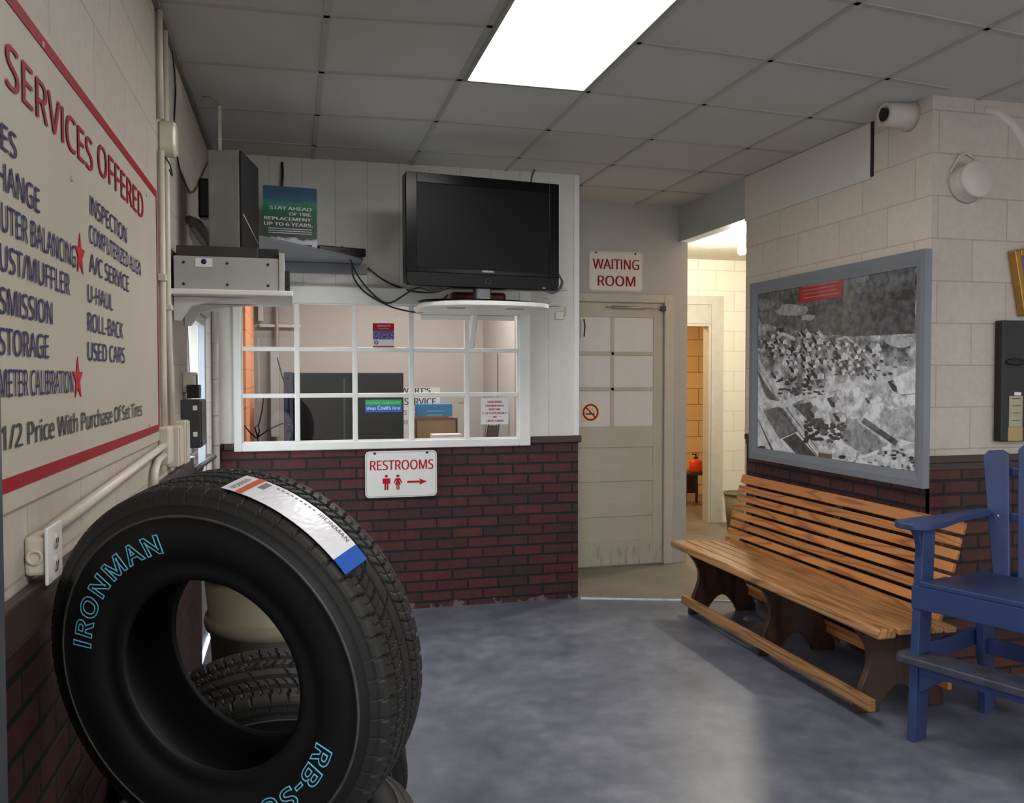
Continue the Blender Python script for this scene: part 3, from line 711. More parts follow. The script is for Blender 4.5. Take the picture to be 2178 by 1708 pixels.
# corner shelf with leaflet and set-top box
t = thing('corner_shelf', 'grey triangular corner shelf above the office window with ledger board', 'shelf', (-.1, 5.2, 2.15))
m_gpaint = plain('grey_shelf_paint', (122, 126, 131), .5, var=.05)
mb = MB(); mb.prism([(XL+.002, 4.35), (XL+.06, 4.3), (.43, 5.36), (.43, YB-.002), (XL+.002, YB-.002)], 'z', 2.222, 2.24, .002); mb.build('board', m_gpaint, t)
mb = MB(); mb.box((-.44, YB-.03, 2.155), (.46, YB-.002, 2.22), .002); mb.build('ledger', m_gpaint, t)
def vframe(p, q):   # local axes of an upright plane facing the room through p and q
    u = (Vector(q)-Vector(p)); u.z = 0; u.normalize(); return u
t = thing('leaflet_poster', 'green and blue upright leaflet with white slogan leaning on the corner shelf', 'leaflet', (.06, 5.1, 2.24))
pa = Vector((-.155, 5.06, 2.242)); pu = Vector((.30, .03, 0)); pv = Vector((.002, .045, .36)); pn = pu.cross(pv).normalized()
mb = MB()
def onp(a, b, d=0): return pa+pu*a+pv*b+pn*d
mp_, nt, b = newmat('leaflet_print')
v = nt.nodes.new('ShaderNodeTexCoord').outputs['Generated']; s = nt.nodes.new('ShaderNodeSeparateXYZ'); nt.links.new(v, s.inputs[0])
f = mth(nt, 'ADD', s.outputs[2], mth(nt, 'MULTIPLY', mth(nt, 'SUBTRACT', noise(nt, v, 5), .5), .22))
nt.links.new(ramp(nt, f, [(.13, lin((206, 206, 216))), (.17, lin((70, 76, 70))), (.35, lin((56, 82, 72))), (.62, lin((44, 108, 76))), (.72, lin((70, 140, 110))), (.8, lin((58, 100, 128))), (.97, lin((60, 88, 120)))]), b.inputs['Base Color'])
b.inputs['Roughness'].default_value = .3
for a0, a1 in ((0, 1),):
    vs = [onp(0, 0), onp(1, 0), onp(1, 1), onp(0, 1)]; ws = [p-pn*.003 for p in vs]
    mb.quad(*vs); mb.quad(*ws[::-1])
    for k in range(4): mb.quad(vs[k], ws[k], ws[(k+1) % 4], vs[(k+1) % 4])
mb.build('sheet', mp_, t)
mb = MB()
for s_, a0, a1, bb, h in (('STAY AHEAD', .12, .9, .62, .055), ('OF TIRE', .48, .89, .535, .05), ('REPLACEMENT', -.0, .89, .45, .05), ('UP TO 6 YEARS.', .0, .92, .36, .055)):
    a0 = max(a0, .02); put_text(mb, s_, onp(a0, bb, .001), pu*(a1-a0), pv*h, bold=.02); mb.build('lettering', m_paper, t); mb = MB()
for k in range(3): mb.quad(onp(.1, .31-.035*k, .001), onp(.9, .31-.035*k, .001), onp(.9, .322-.035*k, .001), onp(.1, .322-.035*k, .001))
mb.build('small_print', m_paper, t)
mb = MB(); mb.quad(onp(.5, .03, .001), onp(.9, .03, .001), onp(.9, .07, .001), onp(.5, .07, .001)); mb.build('imprint', m_navy, t)
t = thing('cable_box', 'flat black set-top box on the corner shelf beside the leaflet', 'set-top box', (.3, 5.3, 2.24))
mb = MB(); M = Matrix.Translation((.27, 5.36, 2.241)) @ Matrix.Rotation(math.radians(18), 4, 'Z')
mb.box((-.15, -.1, 0), (.15, .1, .05), .006, M); mb.build('housing', m_blk, t)
mb = MB(); mb.box((-.02, -.1015, .02), (.03, -.0995, .03), 0, M); mb.build('display', plain('dark_red_display', (70, 20, 24), .2), t)
cable([at(600, 345, y=YB-.012), at(601, 375, y=YB-.02), at(598, 410, y=YB-.02)], .008, 'coax_cable', 'black coax cable dropping from the ceiling behind the leaflet')
yc = YB-.04
cable([at(728, 525, y=5.38), at(745, 552, y=5.3), at(752, 590, y=5.4), at(775, 620, y=yc), at(815, 645, y=yc), at(850, 658, y=5.4), at(895, 664, y=5.3), at(920, 645, y=5.05), at(940, 638, y=4.98), at(952, 628, y=5.0)], .006, 'av_cable', 'long black cable drooping in front of window top from the set-top box to the television')
cable([at(742, 545, y=5.34), at(760, 585, y=5.42), at(790, 622, y=yc), at(825, 645, y=yc), at(868, 622, y=yc), at(890, 612, y=5.4), at(915, 618, y=5.2), at(940, 612, y=5.0)], .005, 'av_cable', 'black cable rising behind the television after crossing its neighbour', sub=6)
cable([at(782, 570, y=YB-.02), at(820, 598, y=YB-.02), at(870, 618, y=YB-.03), at(920, 622, y=5.3), at(955, 612, y=5.0)], .006, 'av_cable', 'upper black cable running from the shelf ledger to the television back')
cable([at(1128, 400, y=5.1), at(1132, 372, y=5.35), at(1140, 357, y=YB-.02)], .006, 'antenna_cable', 'short black cable from television top up to the ceiling edge')
mb = MB(); mb.box((.715, YB-.012, 2.075), (.735, YB-.001, 2.17), .003); mb.build('wall_bracket', plain('white_plastic_bit', (205, 200, 190), .4), None, 'small pale strip on paneling below the left end of the television', 'cable cover')

# ------------------------------------------------------------------ television, its shelf
tvM = Matrix.Translation((1.085, 4.86, 2.0)) @ Matrix.Rotation(math.radians(7), 4, 'Z')
t = thing('television', 'black flat screen television standing on white shelf above the window', 'television', mtx=tvM)
w, z0, z1 = .468, .022, .655
mb = MB(); mb.box((-w, 0, z0), (w, .085, z1), .012); mb.box((-.3, .08, .1), (.3, .13, .5), .02); mb.build('housing', m_blk, t)
bz = MB()
m_gloss = plain('gloss_black', (8, 8, 10), .22, var=.05, spec=.15)
bz.box((-w, -.008, .1), (-w+.062, .0, z1), .002); bz.box((w-.062, -.008, .1), (w, .0, z1), .002); bz.box((-w+.062, -.008, z1-.055), (w-.062, 0, z1), .002); bz.box((-w+.062, -.008, .1), (w-.062, 0, .125), .002)
bz.build('bezel', m_gloss, t)
mb = MB(); mb.box((-w+.062, -.003, .125), (w-.062, .0, z1-.055)); mb.build('screen', plain('screen_glass', (17, 16, 16), .4, var=.03, spec=.12), t)
mb = MB(); mb.prism([(-w, .1), (w, .1), (w, .05), (w-.02, z0), (-w+.02, z0), (-w, .05)], 'y', -.012, .0, .003); lw = mb.build('lower_panel', plain('soft_black', (15, 15, 15), .45, spec=.2), t)
mb = MB(); mb.lathe([(.014, 0), (.018, 0), (.018, .003), (.014, .003)], Matrix.Translation((.015, -.012, .06)) @ Matrix.Rotation(math.pi/2, 4, 'X'), 24, closed=True); mb.build('power_ring', m_dgrey, lw)
mb = MB(); put_text(mb, 'SAMSUNG', (-.02, -.0085, .112), (.07, 0, 0), (0, 0, .011), bold=.02); mb.build('lettering', plain('silver_lettering', (190, 190, 190), .3), t)
mb = MB(); mb.box((w-.11, -.0135, .03), (w-.09, -.0115, .038)); mb.build('sticker', plain('orange_sticker', (200, 110, 50), .5), t)
mb = MB(); mb.box((-.05, .02, -.05), (.05, .08, .05), .012); mb.build('stand_neck', plain('stand_grey', (60, 60, 62), .2), t)
mb = MB(); mb.lathe([(0, -.064), (.36, -.064), (.365, -.06), (.35, -.052), (.06, -.048), (0, -.048)], Matrix.Translation((.0, .06, 0)) @ Matrix.Diagonal((1.05, .52, 1, 1)), 48); mb.build('stand_base', m_gloss, t)
t = thing('television_shelf', 'white rounded shelf with upright bracket under the television', 'shelf', (1.1, 5.2, 1.94))
pts = [(.78, YB-.03), (.74, 5.3), (.72, 5.05)]
for k in range(13):
    a = math.pi+math.pi*k/12; pts.append((1.1+.38*math.cos(a), 4.9+.22*math.sin(a)))
pts += [(1.48, 5.05), (1.46, 5.3), (1.42, YB-.03)]
mb = MB(); mb.prism(pts, 'z', 1.908, 1.935, .004); mb.build('board', m_white, t)
mb = MB(); mb.prism([(YB-.03, 1.69), (YB-.028, 1.69), (YB-.03, 1.907), (5.36, 1.907)], 'x', 1.118, 1.152, .003); mb.build('bracket', m_white, t)
mb = MB(); mb.box((.8, YB-.055, 1.876), (1.42, YB-.03, 1.907), .003); mb.build('cleat', m_white, t)
for x in (.92, 1.27):
    mb = MB(); mb.box((x-.05, 4.86, 1.903), (x+.05, 4.9, 1.909), .002); mb.build('mount_plate', m_grym, t)
t = thing('wooden_block', 'dark red block behind the television stand neck on the white shelf', 'block', (1.1, 5.1, 1.936))
mb = MB(); mb.box((.945, 5.16, 1.936), (1.29, 5.26, 2.03), .02); mb.build('body', plain('dark_red_wood', (92, 34, 24), .3, var=.15), t)
cable([at(1188, 585, y=4.96), at(1196, 598, y=5.0), at(1190, 615, y=5.05), at(1176, 622, y=5.05), at(1160, 618, y=5.05)], .009, 'braided_cable', 'thick grey and black cable curling behind lower right corner of the television', plain('grey_braid', (110, 108, 112), .4), 8)
mb = MB(); mb.box(at(1140, 661, y=YB-.003), at(1200, 598, y=YB-.001)); pn_ = mb.build('wall_note', plain('pale_note_paper', (214, 212, 200), .7, var=.05, scale=6), None, 'faded paper note with scribbles taped to paneling right of television shelf', 'note')
mb = MB()
for k in range(14):
    u, v = R.uniform(1148, 1192), R.uniform(612, 652); p = at(u, v, y=YB-.0035); q = at(u+R.uniform(4, 14), v+R.uniform(-4, 4), y=YB-.0035)
    mb.tube([p, q], .0012, 5)
mb.build('scribbles', plain('faint_pencil', (150, 146, 150), .7), pn_)
mb = MB(); p0 = at(1158, 652, y=YB-.004); put_text(mb, 'Rockefellers', p0, at(1192, 652, y=YB-.004)-p0, (0, 0, .014)) if False else mb.tube([p0, at(1192, 652, y=YB-.004)], .0016, 5); mb.build('underline', m_dgrey, pn_)
t = thing('sensor_box', 'small square white plastic box on paneling right of the window', 'wall box', (1.74, YB, 1.89))
mb = MB(); mb.box((1.712, YB-.025, 1.893), (1.768, YB, 1.945), .004); mb.build('housing', plain('cream_plastic', (222, 214, 196), .4), t)
mb = MB(); mb.tube([(1.768, YB-.01, 1.91), (1.785, YB-.01, 1.925), (1.782, YB-.008, 1.98)], .002, 5); mb.build('lead', m_grym, t)

# ------------------------------------------------------------------ stickers and cards on the window panes
GY = YB-.0005
t = thing('window_card', 'small red white and blue printed card on upper middle window pane', 'card', (.567, GY, 1.70))
mb = MB(); a = at(793, 738, y=GY); b = at(838, 688, y=GY); cx0, cx1, cz0, cz1 = a.x, b.x, a.z, b.z; ch = cz1-cz0
mb.box((cx0, GY-.001, cz0), (cx1, GY, cz1)); mb.build('sheet', m_paper, t)
mb = MB(); mb.box((cx0, GY-.0014, cz0+ch*.7), (cx1, GY-.001, cz1)); mb.build('red_band', m_red, t)
mb = MB(); mb.box((cx0, GY-.0014, cz0), (cx1, GY-.001, cz0+ch*.05)); mb.build('red_band', m_red, t)
m, nt, b = newmat('crowd_print'); v = opos(nt)
nt.links.new(ramp(nt, noise(nt, v, 110, 4), [(.35, lin((30, 40, 100))), (.5, lin((70, 90, 160))), (.62, lin((180, 90, 100))), (.7, lin((225, 225, 235)))]), b.inputs['Base Color'])
mb = MB(); mb.box((cx0, GY-.0014, cz0+ch*.32), (cx1, GY-.001, cz0+ch*.7)); mb.build('picture_band', m, t)
mb = MB(); put_text(mb, "Stewart's", (cx0+.025, GY-.0015, cz0+ch*.86), ((cx1-cx0)*.65, 0, 0), (0, 0, ch*.09), shear=.3); mb.build('lettering', m_paper, t); mb = MB(); put_text(mb, 'Tire Service', (cx0+.035, GY-.0015, cz0+ch*.76), ((cx1-cx0)*.48, 0, 0), (0, 0, ch*.055)); mb.build('lettering', m_paper, t)
mb = MB(); mb.lathe([(.008, 0), (.013, 0), (.013, .0006), (.008, .0006)], Matrix.Translation((cx0+.022, GY-.0011, cz0+ch*.19)) @ Matrix.Rotation(math.pi/2, 4, 'X'), 20, closed=True)
mb.build('emblem', m_navy, t)
t = thing('shop_sticker', 'green and blue bumper sticker with white slogan on lower middle window pane', 'sticker', (.56, GY, 1.28))
a = at(777, 877, y=GY); b = at(854, 850, y=GY)
mb = MB(); mb.box((a.x, GY-.001, a.z), (b.x, GY, a.z+(b.z-a.z)*.58)); mb.build('blue_field', plain('sticker_blue', (40, 104, 190), .35), t)
mb = MB(); mb.box((a.x, GY-.001, a.z+(b.z-a.z)*.58), (b.x, GY, b.z)); mb.build('green_field', plain('sticker_green', (44, 176, 92), .35), t)
hh = b.z-a.z; ww = b.x-a.x
mb = MB(); put_text(mb, 'Shop', (a.x+ww*.02, GY-.0012, a.z+hh*.2), (ww*.27, 0, 0), (0, 0, hh*.24), bold=.02, shear=.1); mb.build('lettering', m_paper, t); mb = MB(); put_text(mb, 'Coats', (a.x+ww*.33, GY-.0012, a.z+hh*.2), (ww*.37, 0, 0), (0, 0, hh*.32), bold=.025); mb.build('lettering', m_paper, t); mb = MB(); put_text(mb, 'First', (a.x+ww*.74, GY-.0012, a.z+hh*.2), (ww*.23, 0, 0), (0, 0, hh*.24), bold=.02, shear=.1)
mb.build('lettering', m_paper, t)
mb = MB(); put_text(mb, 'Local People - Hometown Pride', (a.x+ww*.04, GY-.0012, a.z+hh*.68), (ww*.92, 0, 0), (0, 0, hh*.17), shear=.35); mb.build('lettering', plain('pale_green_ink', (170, 232, 180), .5), t)
t = thing('notice_card', 'white good news notice with red lettering on lower right window pane', 'notice', (1.3, GY, 1.19))
a = at(1023, 903, y=GY); b = at(1081, 846, y=GY); hh = b.z-a.z; ww = b.x-a.x
mb = MB(); mb.box((a.x, GY-.001, a.z), (b.x, GY, b.z)); mb.build('sheet', m_paper, t)
mb = MB()
for s_, c0, c1, zz in (('GOOD NEWS!', .24, .76, .81), ('CAR WASH BAYS', .15, .84, .67), ('NOW TAKE', .29, .71, .53), ('1, 5 & 10 DOLLAR BILLS', .04, .96, .39), ('AND', .43, .57, .245), ('CREDIT CARDS!', .19, .82, .10)):
    put_text(mb, s_, (a.x+ww*c0, GY-.0012, a.z+hh*zz), (ww*(c1-c0), 0, 0), (0, 0, hh*.075), bold=.03); mb.build('lettering', m_red, t); mb = MB()
for c0 in (.22, .6): mb.box((a.x+ww*c0, GY-.0016, a.z+hh*.28), (a.x+ww*(c0+.17), GY-.001, a.z+hh*.288))
mb.build('dashes', m_red, t)

# ------------------------------------------------------------------ signs
def hung_sign(name, label, P, y, th, lines, mat, border):
    (ul, vt), (ur, vb) = P
    A = at(ul, vb, y=y); B = at(ur, vt, y=y); cx, cz = (A.x+B.x)/2, (A.z+B.z)/2; w_, h_ = B.x-A.x, B.z-A.z
    t = thing(name, label, 'sign', (cx, y, A.z))
    mb = MB(); mb.prism(rrect(w_, h_, .028), 'y', -th, 0, .0015, Matrix.Translation((cx, y, cz))); mb.build('panel', plain('sign_white', (228, 226, 220), .35, var=.02), t)
    mb = MB(); o = rrect(w_-.014, h_-.014, .024); i_ = rrect(w_-.018, h_-.018, .022)
    n = len(o)
    for k in range(n):
        q = [Vector((cx+p[0], y-th-.0006, cz+p[1])) for p in (o[k], o[(k+1) % n], i_[(k+1) % n], i_[k])]; mb.quad(*q)
    mb.build('border', border, t)
    for s_, a0, a1, zb, hc in lines:
        mb = MB(); put_text(mb, s_, (A.x+w_*a0, y-th-.0006, A.z+h_*zb), (w_*(a1-a0), 0, 0), (0, 0, h_*hc), bold=.012); mb.build('lettering', mat, t)
    for k in (.13, .86):
        mb = MB(); mb.lathe([(0, 0), (.008, 0), (.007, .004), (0, .005)], Matrix.Translation((A.x+w_*k, y-th, B.z-.014)) @ Matrix.Rotation(math.pi/2, 4, 'X'), 12); mb.build('screw', m_blkmat, t)
    return t, A, w_, h_
hung_sign('waiting_room_sign', 'white sign with red waiting room lettering above the panelled door', ((1252, 537), (1367, 618)), YD-.002, .004,
          [('WAITING', .07, .93, .55, .25), ('ROOM', .16, .86, .13, .25)], m_dred, plain('thin_red_line', (190, 120, 110), .5))
t, A, w_, h_ = hung_sign('restrooms_sign', 'white restrooms sign with two red figures and arrow on the brick panel below the window', ((777, 957), (929, 1060)), YB-.024, .004,
          [('RESTROOMS', .065, .95, .595, .205)], m_red, plain('thin_dark_line', (120, 70, 66), .5))
sy = YB-.024-.0046
def pict(woman):
    mb = MB(); c = A.x+w_*(.45 if woman else .29); zb = A.z+h_*.165; hh = h_*.33; k = hh
    P3 = lambda pts: mb.poly([(c+x*k, sy, zb+z*k) for x, z in pts])
    P3([(.11*math.cos(a*math.pi/6), .89+.09*math.sin(a*math.pi/6)) for a in range(12)])
    if woman:
        P3([(-.1, .76), (.1, .76), (.14, .7), (.08, .62), (.2, .32), (-.2, .32), (-.08, .62), (-.14, .7)])
        for s_ in (-1, 1):
            P3([(s_*.1, .76), (s_*.16, .74), (s_*.28, .44), (s_*.22, .42), (s_*.09, .64)]); P3([(s_*.02, .32), (s_*.1, .32), (s_*.1, 0), (s_*.02, 0)])
    else:
        P3([(-.2, .76), (.2, .76), (.2, .42), (.13, .42), (.13, .38), (-.13, .38), (-.13, .42), (-.2, .42)])
        for s_ in (-1, 1):
            P3([(s_*.2, .76), (s_*.25, .72), (s_*.25, .4), (s_*.19, .4), (s_*.19, .7)]); P3([(s_*.015, .4), (s_*.13, .4), (s_*.13, 0), (s_*.015, 0)])
    mb.build('pictogram', m_red, t)
pict(False); pict(True)
mb = MB(); c = A.x+w_*.58; zz = A.z+h_*.325
for pts in ([(0, -.007), (.09, -.007), (.09, .007), (0, .007)], [(.075, -.022), (.128, 0), (.075, .022), (.088, 0)]):
    mb.poly([(c+x, sy, zz+z) for x, z in pts])
mb.build('arrow', m_red, t)
t = thing('no_smoking_sticker', 'square cream no-smoking sticker on lower left papered pane of the panelled door', 'sticker', (2.263, YD-.012, 1.15))
a = at(1237, 898, y=YD-.008); b = at(1275, 856, y=YD-.008); cx, cz = (a.x+b.x)/2, (a.z+b.z)/2
mb = MB(); mb.box((a.x, YD-.0085, a.z), (b.x, YD-.0065, b.z)); mb.build('sheet', plain('cream_sticker', (232, 222, 184), .5), t)
MR = Matrix.Translation((cx, YD-.0086, cz)) @ Matrix.Rotation(math.pi/2, 4, 'X')
mb = MB(); mb.lathe([(.052, 0), (.066, 0), (.066, .0008), (.052, .0008)], MR, 32, closed=True); mb.box((-.055, -.006, 0), (.055, .006, .0008), 0, MR @ Matrix.Rotation(-math.pi/4, 4, 'Z')); mb.build('red_ring', m_red, t)
mb = MB(); mb.box((-.04, -.018, 0), (.034, -.008, .0005), 0, MR); mb.build('cigarette', m_ink, t)
mb = MB(); mb.tube([MR @ Vector(p) for p in ((.02, -.006, .001), (.032, .006, .001), (.012, .016, .001), (.018, .03, .001), (-.006, .034, .001))], .0013, 5); mb.build('smoke_line', plain('ink_grey', (110, 108, 100), .6), t)
t = thing('door_closer', 'slim silver door closer tube along the top of the panelled door', 'door closer', (2.65, YD-.03, 2.04))
a = at(1302, 653, y=YD-.035); b = at(1385, 656, y=YD-.035)
mb = MB(); mb.tube([a, a.lerp(b, .8)], .011, 12); mb.build('cylinder', plain('silver_metal', (170, 168, 160), .3, .7), t)
mb = MB(); mb.tube([a.lerp(b, .8), Vector((2.862, YD-.03, b.z))], .005, 8); mb.build('rod', m_grym, t)
mb = MB(); mb.box((2.845, YD-.045, b.z-.02), (2.885, YD-.013, b.z+.02), .003); mb.build('bracket', m_dgrey, t)
mb = MB(); mb.tube([a, a+Vector((-.05, .02, 0))], .006, 8); mb.build('end_pin', m_grym, t)
t = thing('door_latch', 'black and white latch plate near hidden left edge of the panelled door', 'latch', (2.18, YD-.03, 1.8))
mb = MB(); mb.box((2.178, YD-.03, 1.81), (2.196, YD-.012, 1.96), .003); mb.build('plate', m_white, t)
mb = MB(); mb.tube([(2.198, YD-.03, 1.955), (2.206, YD-.035, 1.9), (2.2, YD-.03, 1.82)], .005, 6); mb.build('strap', m_blk, t)

# ------------------------------------------------------------------ office contents seen through the panes
mb = MB(); mb.box((-.335, 5.88, 0), (-.295, 7.15, 2.35)) 
ob = mb.build('sunlit_brick_wall', brickmat('sunlit_brick_paint', 'yzx', .5, .13, .003, (244, 164, 118), (240, 158, 112), (206, 128, 84), rough=.7, bm=.2, dist=.002), None, 'tall brick wall, its sunlight painted on as orange, at the left end of the office behind the window', 'partition', base=(-.315, 6.4, 0))  # daylight falling on the brick is put into its orange colour
t = thing('vending_cabinet', 'large black-fronted cabinet with blue-grey side inside office behind the window', 'cabinet', (.3, 6.6, 0))
mb = MB(); mb.box((-.06, 6.35, .0), (.005, 6.9, 1.545), .005); mb.build('side_panel', plain('blue_grey_steel', (62, 74, 106), .4), t)
mb = MB(); mb.box((.005, 6.36, .0), (.80, 6.9, 1.54), .005); mb.build('body', m_blkmat, t)
mb = MB(); mb.box((.012, 6.345, .25), (.795, 6.36, 1.535), .003); mb.build('front', plain('smoked_front', (20, 22, 26), .4, spec=.2), t)
mb = MB(); mb.box((.36, 6.340, .3), (.372, 6.345, 1.5)); mb.build('edge_strip', plain('green_strip', (54, 84, 60), .3), t)
for z in (1.50, 1.27, 1.12):
    mb = MB(); mb.lathe([(0, 0), (.01, 0), (.01, .004), (0, .005)], Matrix.Translation((-.03, 6.35, z)) @ Matrix.Rotation(math.pi/2, 4, 'X'), 10); mb.build('rivet', m_navy, t)
t = thing('wall_banner', 'white shop banner with serif-like black lettering on the far office wall', 'banner', (.9, OB-.01, 1.0))
yb = OB-.004
A = at(800, 936, y=yb); B = at(936, 824, y=yb)
mb = MB(); mb.box((A.x-.3, OB-.004, A.z-.1), (B.x, OB, B.z)); mb.build('sheet', m_paper, t)
mb = MB(); yb -= .001
def bline(s_, u0, u1, vb, vt, **k):
    mb = MB(); a = at(u0, vb, y=yb); b = at(u1, vb, y=yb); put_text(mb, s_, a, b-a, (0, 0, at(u0, vt, y=yb).z-a.z), **k); mb.build('lettering', m_ink, t)
bline("STEWART'S", 822, 916, 836, 825, bold=.012); bline('TIRE', 800, 852, 861, 847, bold=.012); bline('SERVICE', 860, 927, 861, 847, bold=.012)
bline('Coats', 838, 866, 882, 870, shear=.35); bline('business', 818, 868, 902, 892, shear=.35); bline('is our', 876, 930, 882, 870, shear=.35)
mb.bm.free()
t = thing('cardboard_box', 'open brown cardboard box on office counter behind lower window panes', 'box', (1.1, 6.1, .95))
mb = MB(); bx0, bx1 = at(884, 925, y=5.95).x, at(972, 925, y=5.95).x; bz1 = at(900, 890, y=5.95).z
m_card = plain('cardboard', (150, 116, 78), .8, var=.06)
mb.box((bx0, 5.95, .96), (bx1, 5.958, bz1)); mb.box((bx0, 6.25, .96), (bx1, 6.258, bz1)); mb.box((bx0, 5.95, .96), (bx0+.008, 6.258, bz1)); mb.box((bx1-.008, 5.95, .96), (bx1, 6.258, bz1)); mb.box((bx0, 5.95, .955), (bx1, 6.258, .965)); mb.build('body', m_card, t)
mb = MB(); mb.box((bx0-.004, 5.942, bz1-.012), (bx1+.004, 5.949, bz1+.002)); mb.box((bx1-.002, 5.945, .97), (bx1+.004, 5.95, bz1)); mb.build('edge_tape', plain('brown_edge', (104, 62, 46), .6), t)
t = thing('blue_carton', 'bright blue carton with small print standing behind the cardboard box in the office', 'box', (1.1, 6.35, .95))
a, b = at(886, 900, y=6.33), at(962, 859, y=6.33)
mb = MB(); mb.box((a.x, 6.33, .96), (b.x, 6.42, b.z), .003); mb.build('body', plain('carton_blue', (40, 128, 186), .5), t)
mb = MB()
for v, u0, u1 in ((874, 907, 945), (882, 908, 942), (885, 908, 942)): mb.box(at(u0, v, y=6.3295), at(u1, v+1.2, y=6.3285))
mb.build('print_lines', plain('pale_print', (150, 200, 220), .5), t)
mb = MB(); a, b = at(917, 931, y=5.80), at(978, 922, y=5.80); mb.box((a.x, 5.72, .956), (b.x, 5.85, b.z), .002); mb.build('paper_tray', m_paper, None, 'white tray of paper on the office counter in front of the cardboard box', 'tray')
t = thing('office_counter', 'plain counter inside the office under the window', 'counter', (.9, 6.1, 0))
mb = MB(); mb.box((-.28, YB+T+.02, .92), (1.72, 6.3, .955), .003); mb.box((.85, 6.3, .92), (1.72, 6.5, .955), .003); mb.build('top', plain('counter_laminate', (150, 140, 128), .4), t)
mb = MB(); mb.box((.9, 5.7, .004), (.94, 6.25, .92)); mb.build('leg', m_office, t)
mb = MB(); mb.box((1.66, 5.7, .004), (1.7, 6.25, .92)); mb.build('leg', m_office, t)
t = thing('office_door', 'brown door standing open beside a white frame in the back wall of the office', 'door', (1.55, OB, 0))
a, b = at(1058, 740, y=OB-.02), at(1086, 698, y=OB-.02)
mb = MB(); mb.box((a.x, OB-.02, .004), (a.x+.05, OB, b.z)); mb.box((a.x, OB-.02, b.z-.05), (XE-.1, OB, b.z)); mb.build('frame', plain('office_frame', (196, 188, 178), .5), t)
mb = MB(); mb.box((a.x+.055, OB-.012, 1.85), (XE-.1, OB-.004, b.z-.06)); mb.build('transom', m_office, t)
mb = MB(); mb.box((a.x+.06, 7.05, .01), (a.x+.10, 7.55, 1.83), .004); mb.build('edge', m_dgrey, t)
mb = MB(); q = at(1066, 752, y=7.0); mb.box((q.x, 7.0, .01), (XE-.202, 7.04, q.z), .004); mb.build('leaf', woodmat('brown_door_wood', (112, 80, 48), (92, 62, 36), 'z', 6, .4), t)
t = thing('floor_sign_stand', 'black folding stand seen through lower right pane of the office window', 'stand', (1.5, 6.6, 0))
for u0, u1 in ((1038, 1032), (1060, 1056)):
    mb = MB(); p = at(u0, 900, y=6.6); q = at(u1, 936, y=6.6); d_ = (q-p); mb.tube([p-d_*1.5, q+d_*((q.z-.01)/(p.z-q.z))], .012, 8); mb.build('leg', m_blk, t)
mb = MB(); p, q = at(1036, 905, y=6.6), at(1058, 905, y=6.6); mb.box((p.x, 6.59, .7), (q.x, 6.61, p.z)); mb.build('panel', plain('dark_board', (70, 58, 48), .5), t)
t = thing('office_switch', 'cream light switch on the far office wall right of the banner', 'light switch', (1.3, OB, 1.2))
a, b = at(974, 857, y=OB-.008), at(986, 846, y=OB-.008)
mb = MB(); mb.box((a.x, OB-.008, a.z), (b.x, OB, b.z), .002); mb.build('plate', plain('cream_switch', (196, 182, 150), .4), t)
mb = MB(); mb.box(((a.x+b.x)/2-.006, OB-.014, (a.z+b.z)/2-.01), ((a.x+b.x)/2+.006, OB-.008, (a.z+b.z)/2+.01)); mb.build('toggle', m_pipe, t)
t = thing('office_conduit', 'white ceiling conduit and trunking at the left end of the office behind window', 'cable trunking', (-.2, 7.0, 1.5))
mb = MB()
a = at(560, 712, y=(OB-.016)-.02)
mb.box((at(549, 700, y=(OB-.016)-.05).x, (OB-.016)-.05, 1.98), (at(560, 700, y=(OB-.016)-.05).x, (OB-.016), 2.69), .003); mb.box((at(552, 700, y=(OB-.016)-.04).x, (OB-.016)-.04, 1.93), (at(640, 700, y=(OB-.016)-.04).x, (OB-.016), 1.955), .003); mb.build('trunking', m_white, t)
mb = MB(); p = at(588, 660, y=(OB-.016)-.03); mb.tube([(p.x, (OB-.016)-.03, 2.69), (p.x, (OB-.016)-.03, 1.0)], .02, 8); mb.build('pipe', m_grym, t)
mb = MB(); p = at(580, 760, y=(OB-.016)-.05); mb.box((p.x-.02, (OB-.016)-.05, 1.0), (p.x+.05, (OB-.016), 1.75), .004); mb.build('downpipe', plain('pale_trunk', (200, 200, 200), .5), t)
t = thing('wire_bundle', 'tangle of black cords hanging inside the lower left window pane', 'cables', (-.15, 5.75, .95))
def wcord(pts): 
    mb = MB(); mb.tube([at(u, v, y=yy) for u, v, yy in pts], .005, 6); mb.build('cord', m_blk, t)
q_ = at(548, 932, y=5.75); mb = MB(); mb.tube([q_, q_+Vector((.01, .02, -.08)), Vector((q_.x+.02, 5.77, .96))], .006, 6); mb.build('cord', m_blk, t)
wcord([(520, 905, 5.72), (530, 918, 5.75), (545, 932, 5.75)]); wcord([(545, 932, 5.75), (575, 912, 5.75), (600, 901, 5.75), (615, 904, 5.75), (622, 925, 5.75)])
wcord([(548, 930, 5.75), (542, 910, 5.75), (548, 904, 5.75), (552, 915, 5.75), (548, 932, 5.75)]); wcord([(590, 760, 5.8), (600, 800, 5.8), (613, 835, 5.8), (615, 880, 5.8)])
wcord([(562, 840, 5.8), (557, 875, 5.8), (550, 905, 5.75)])

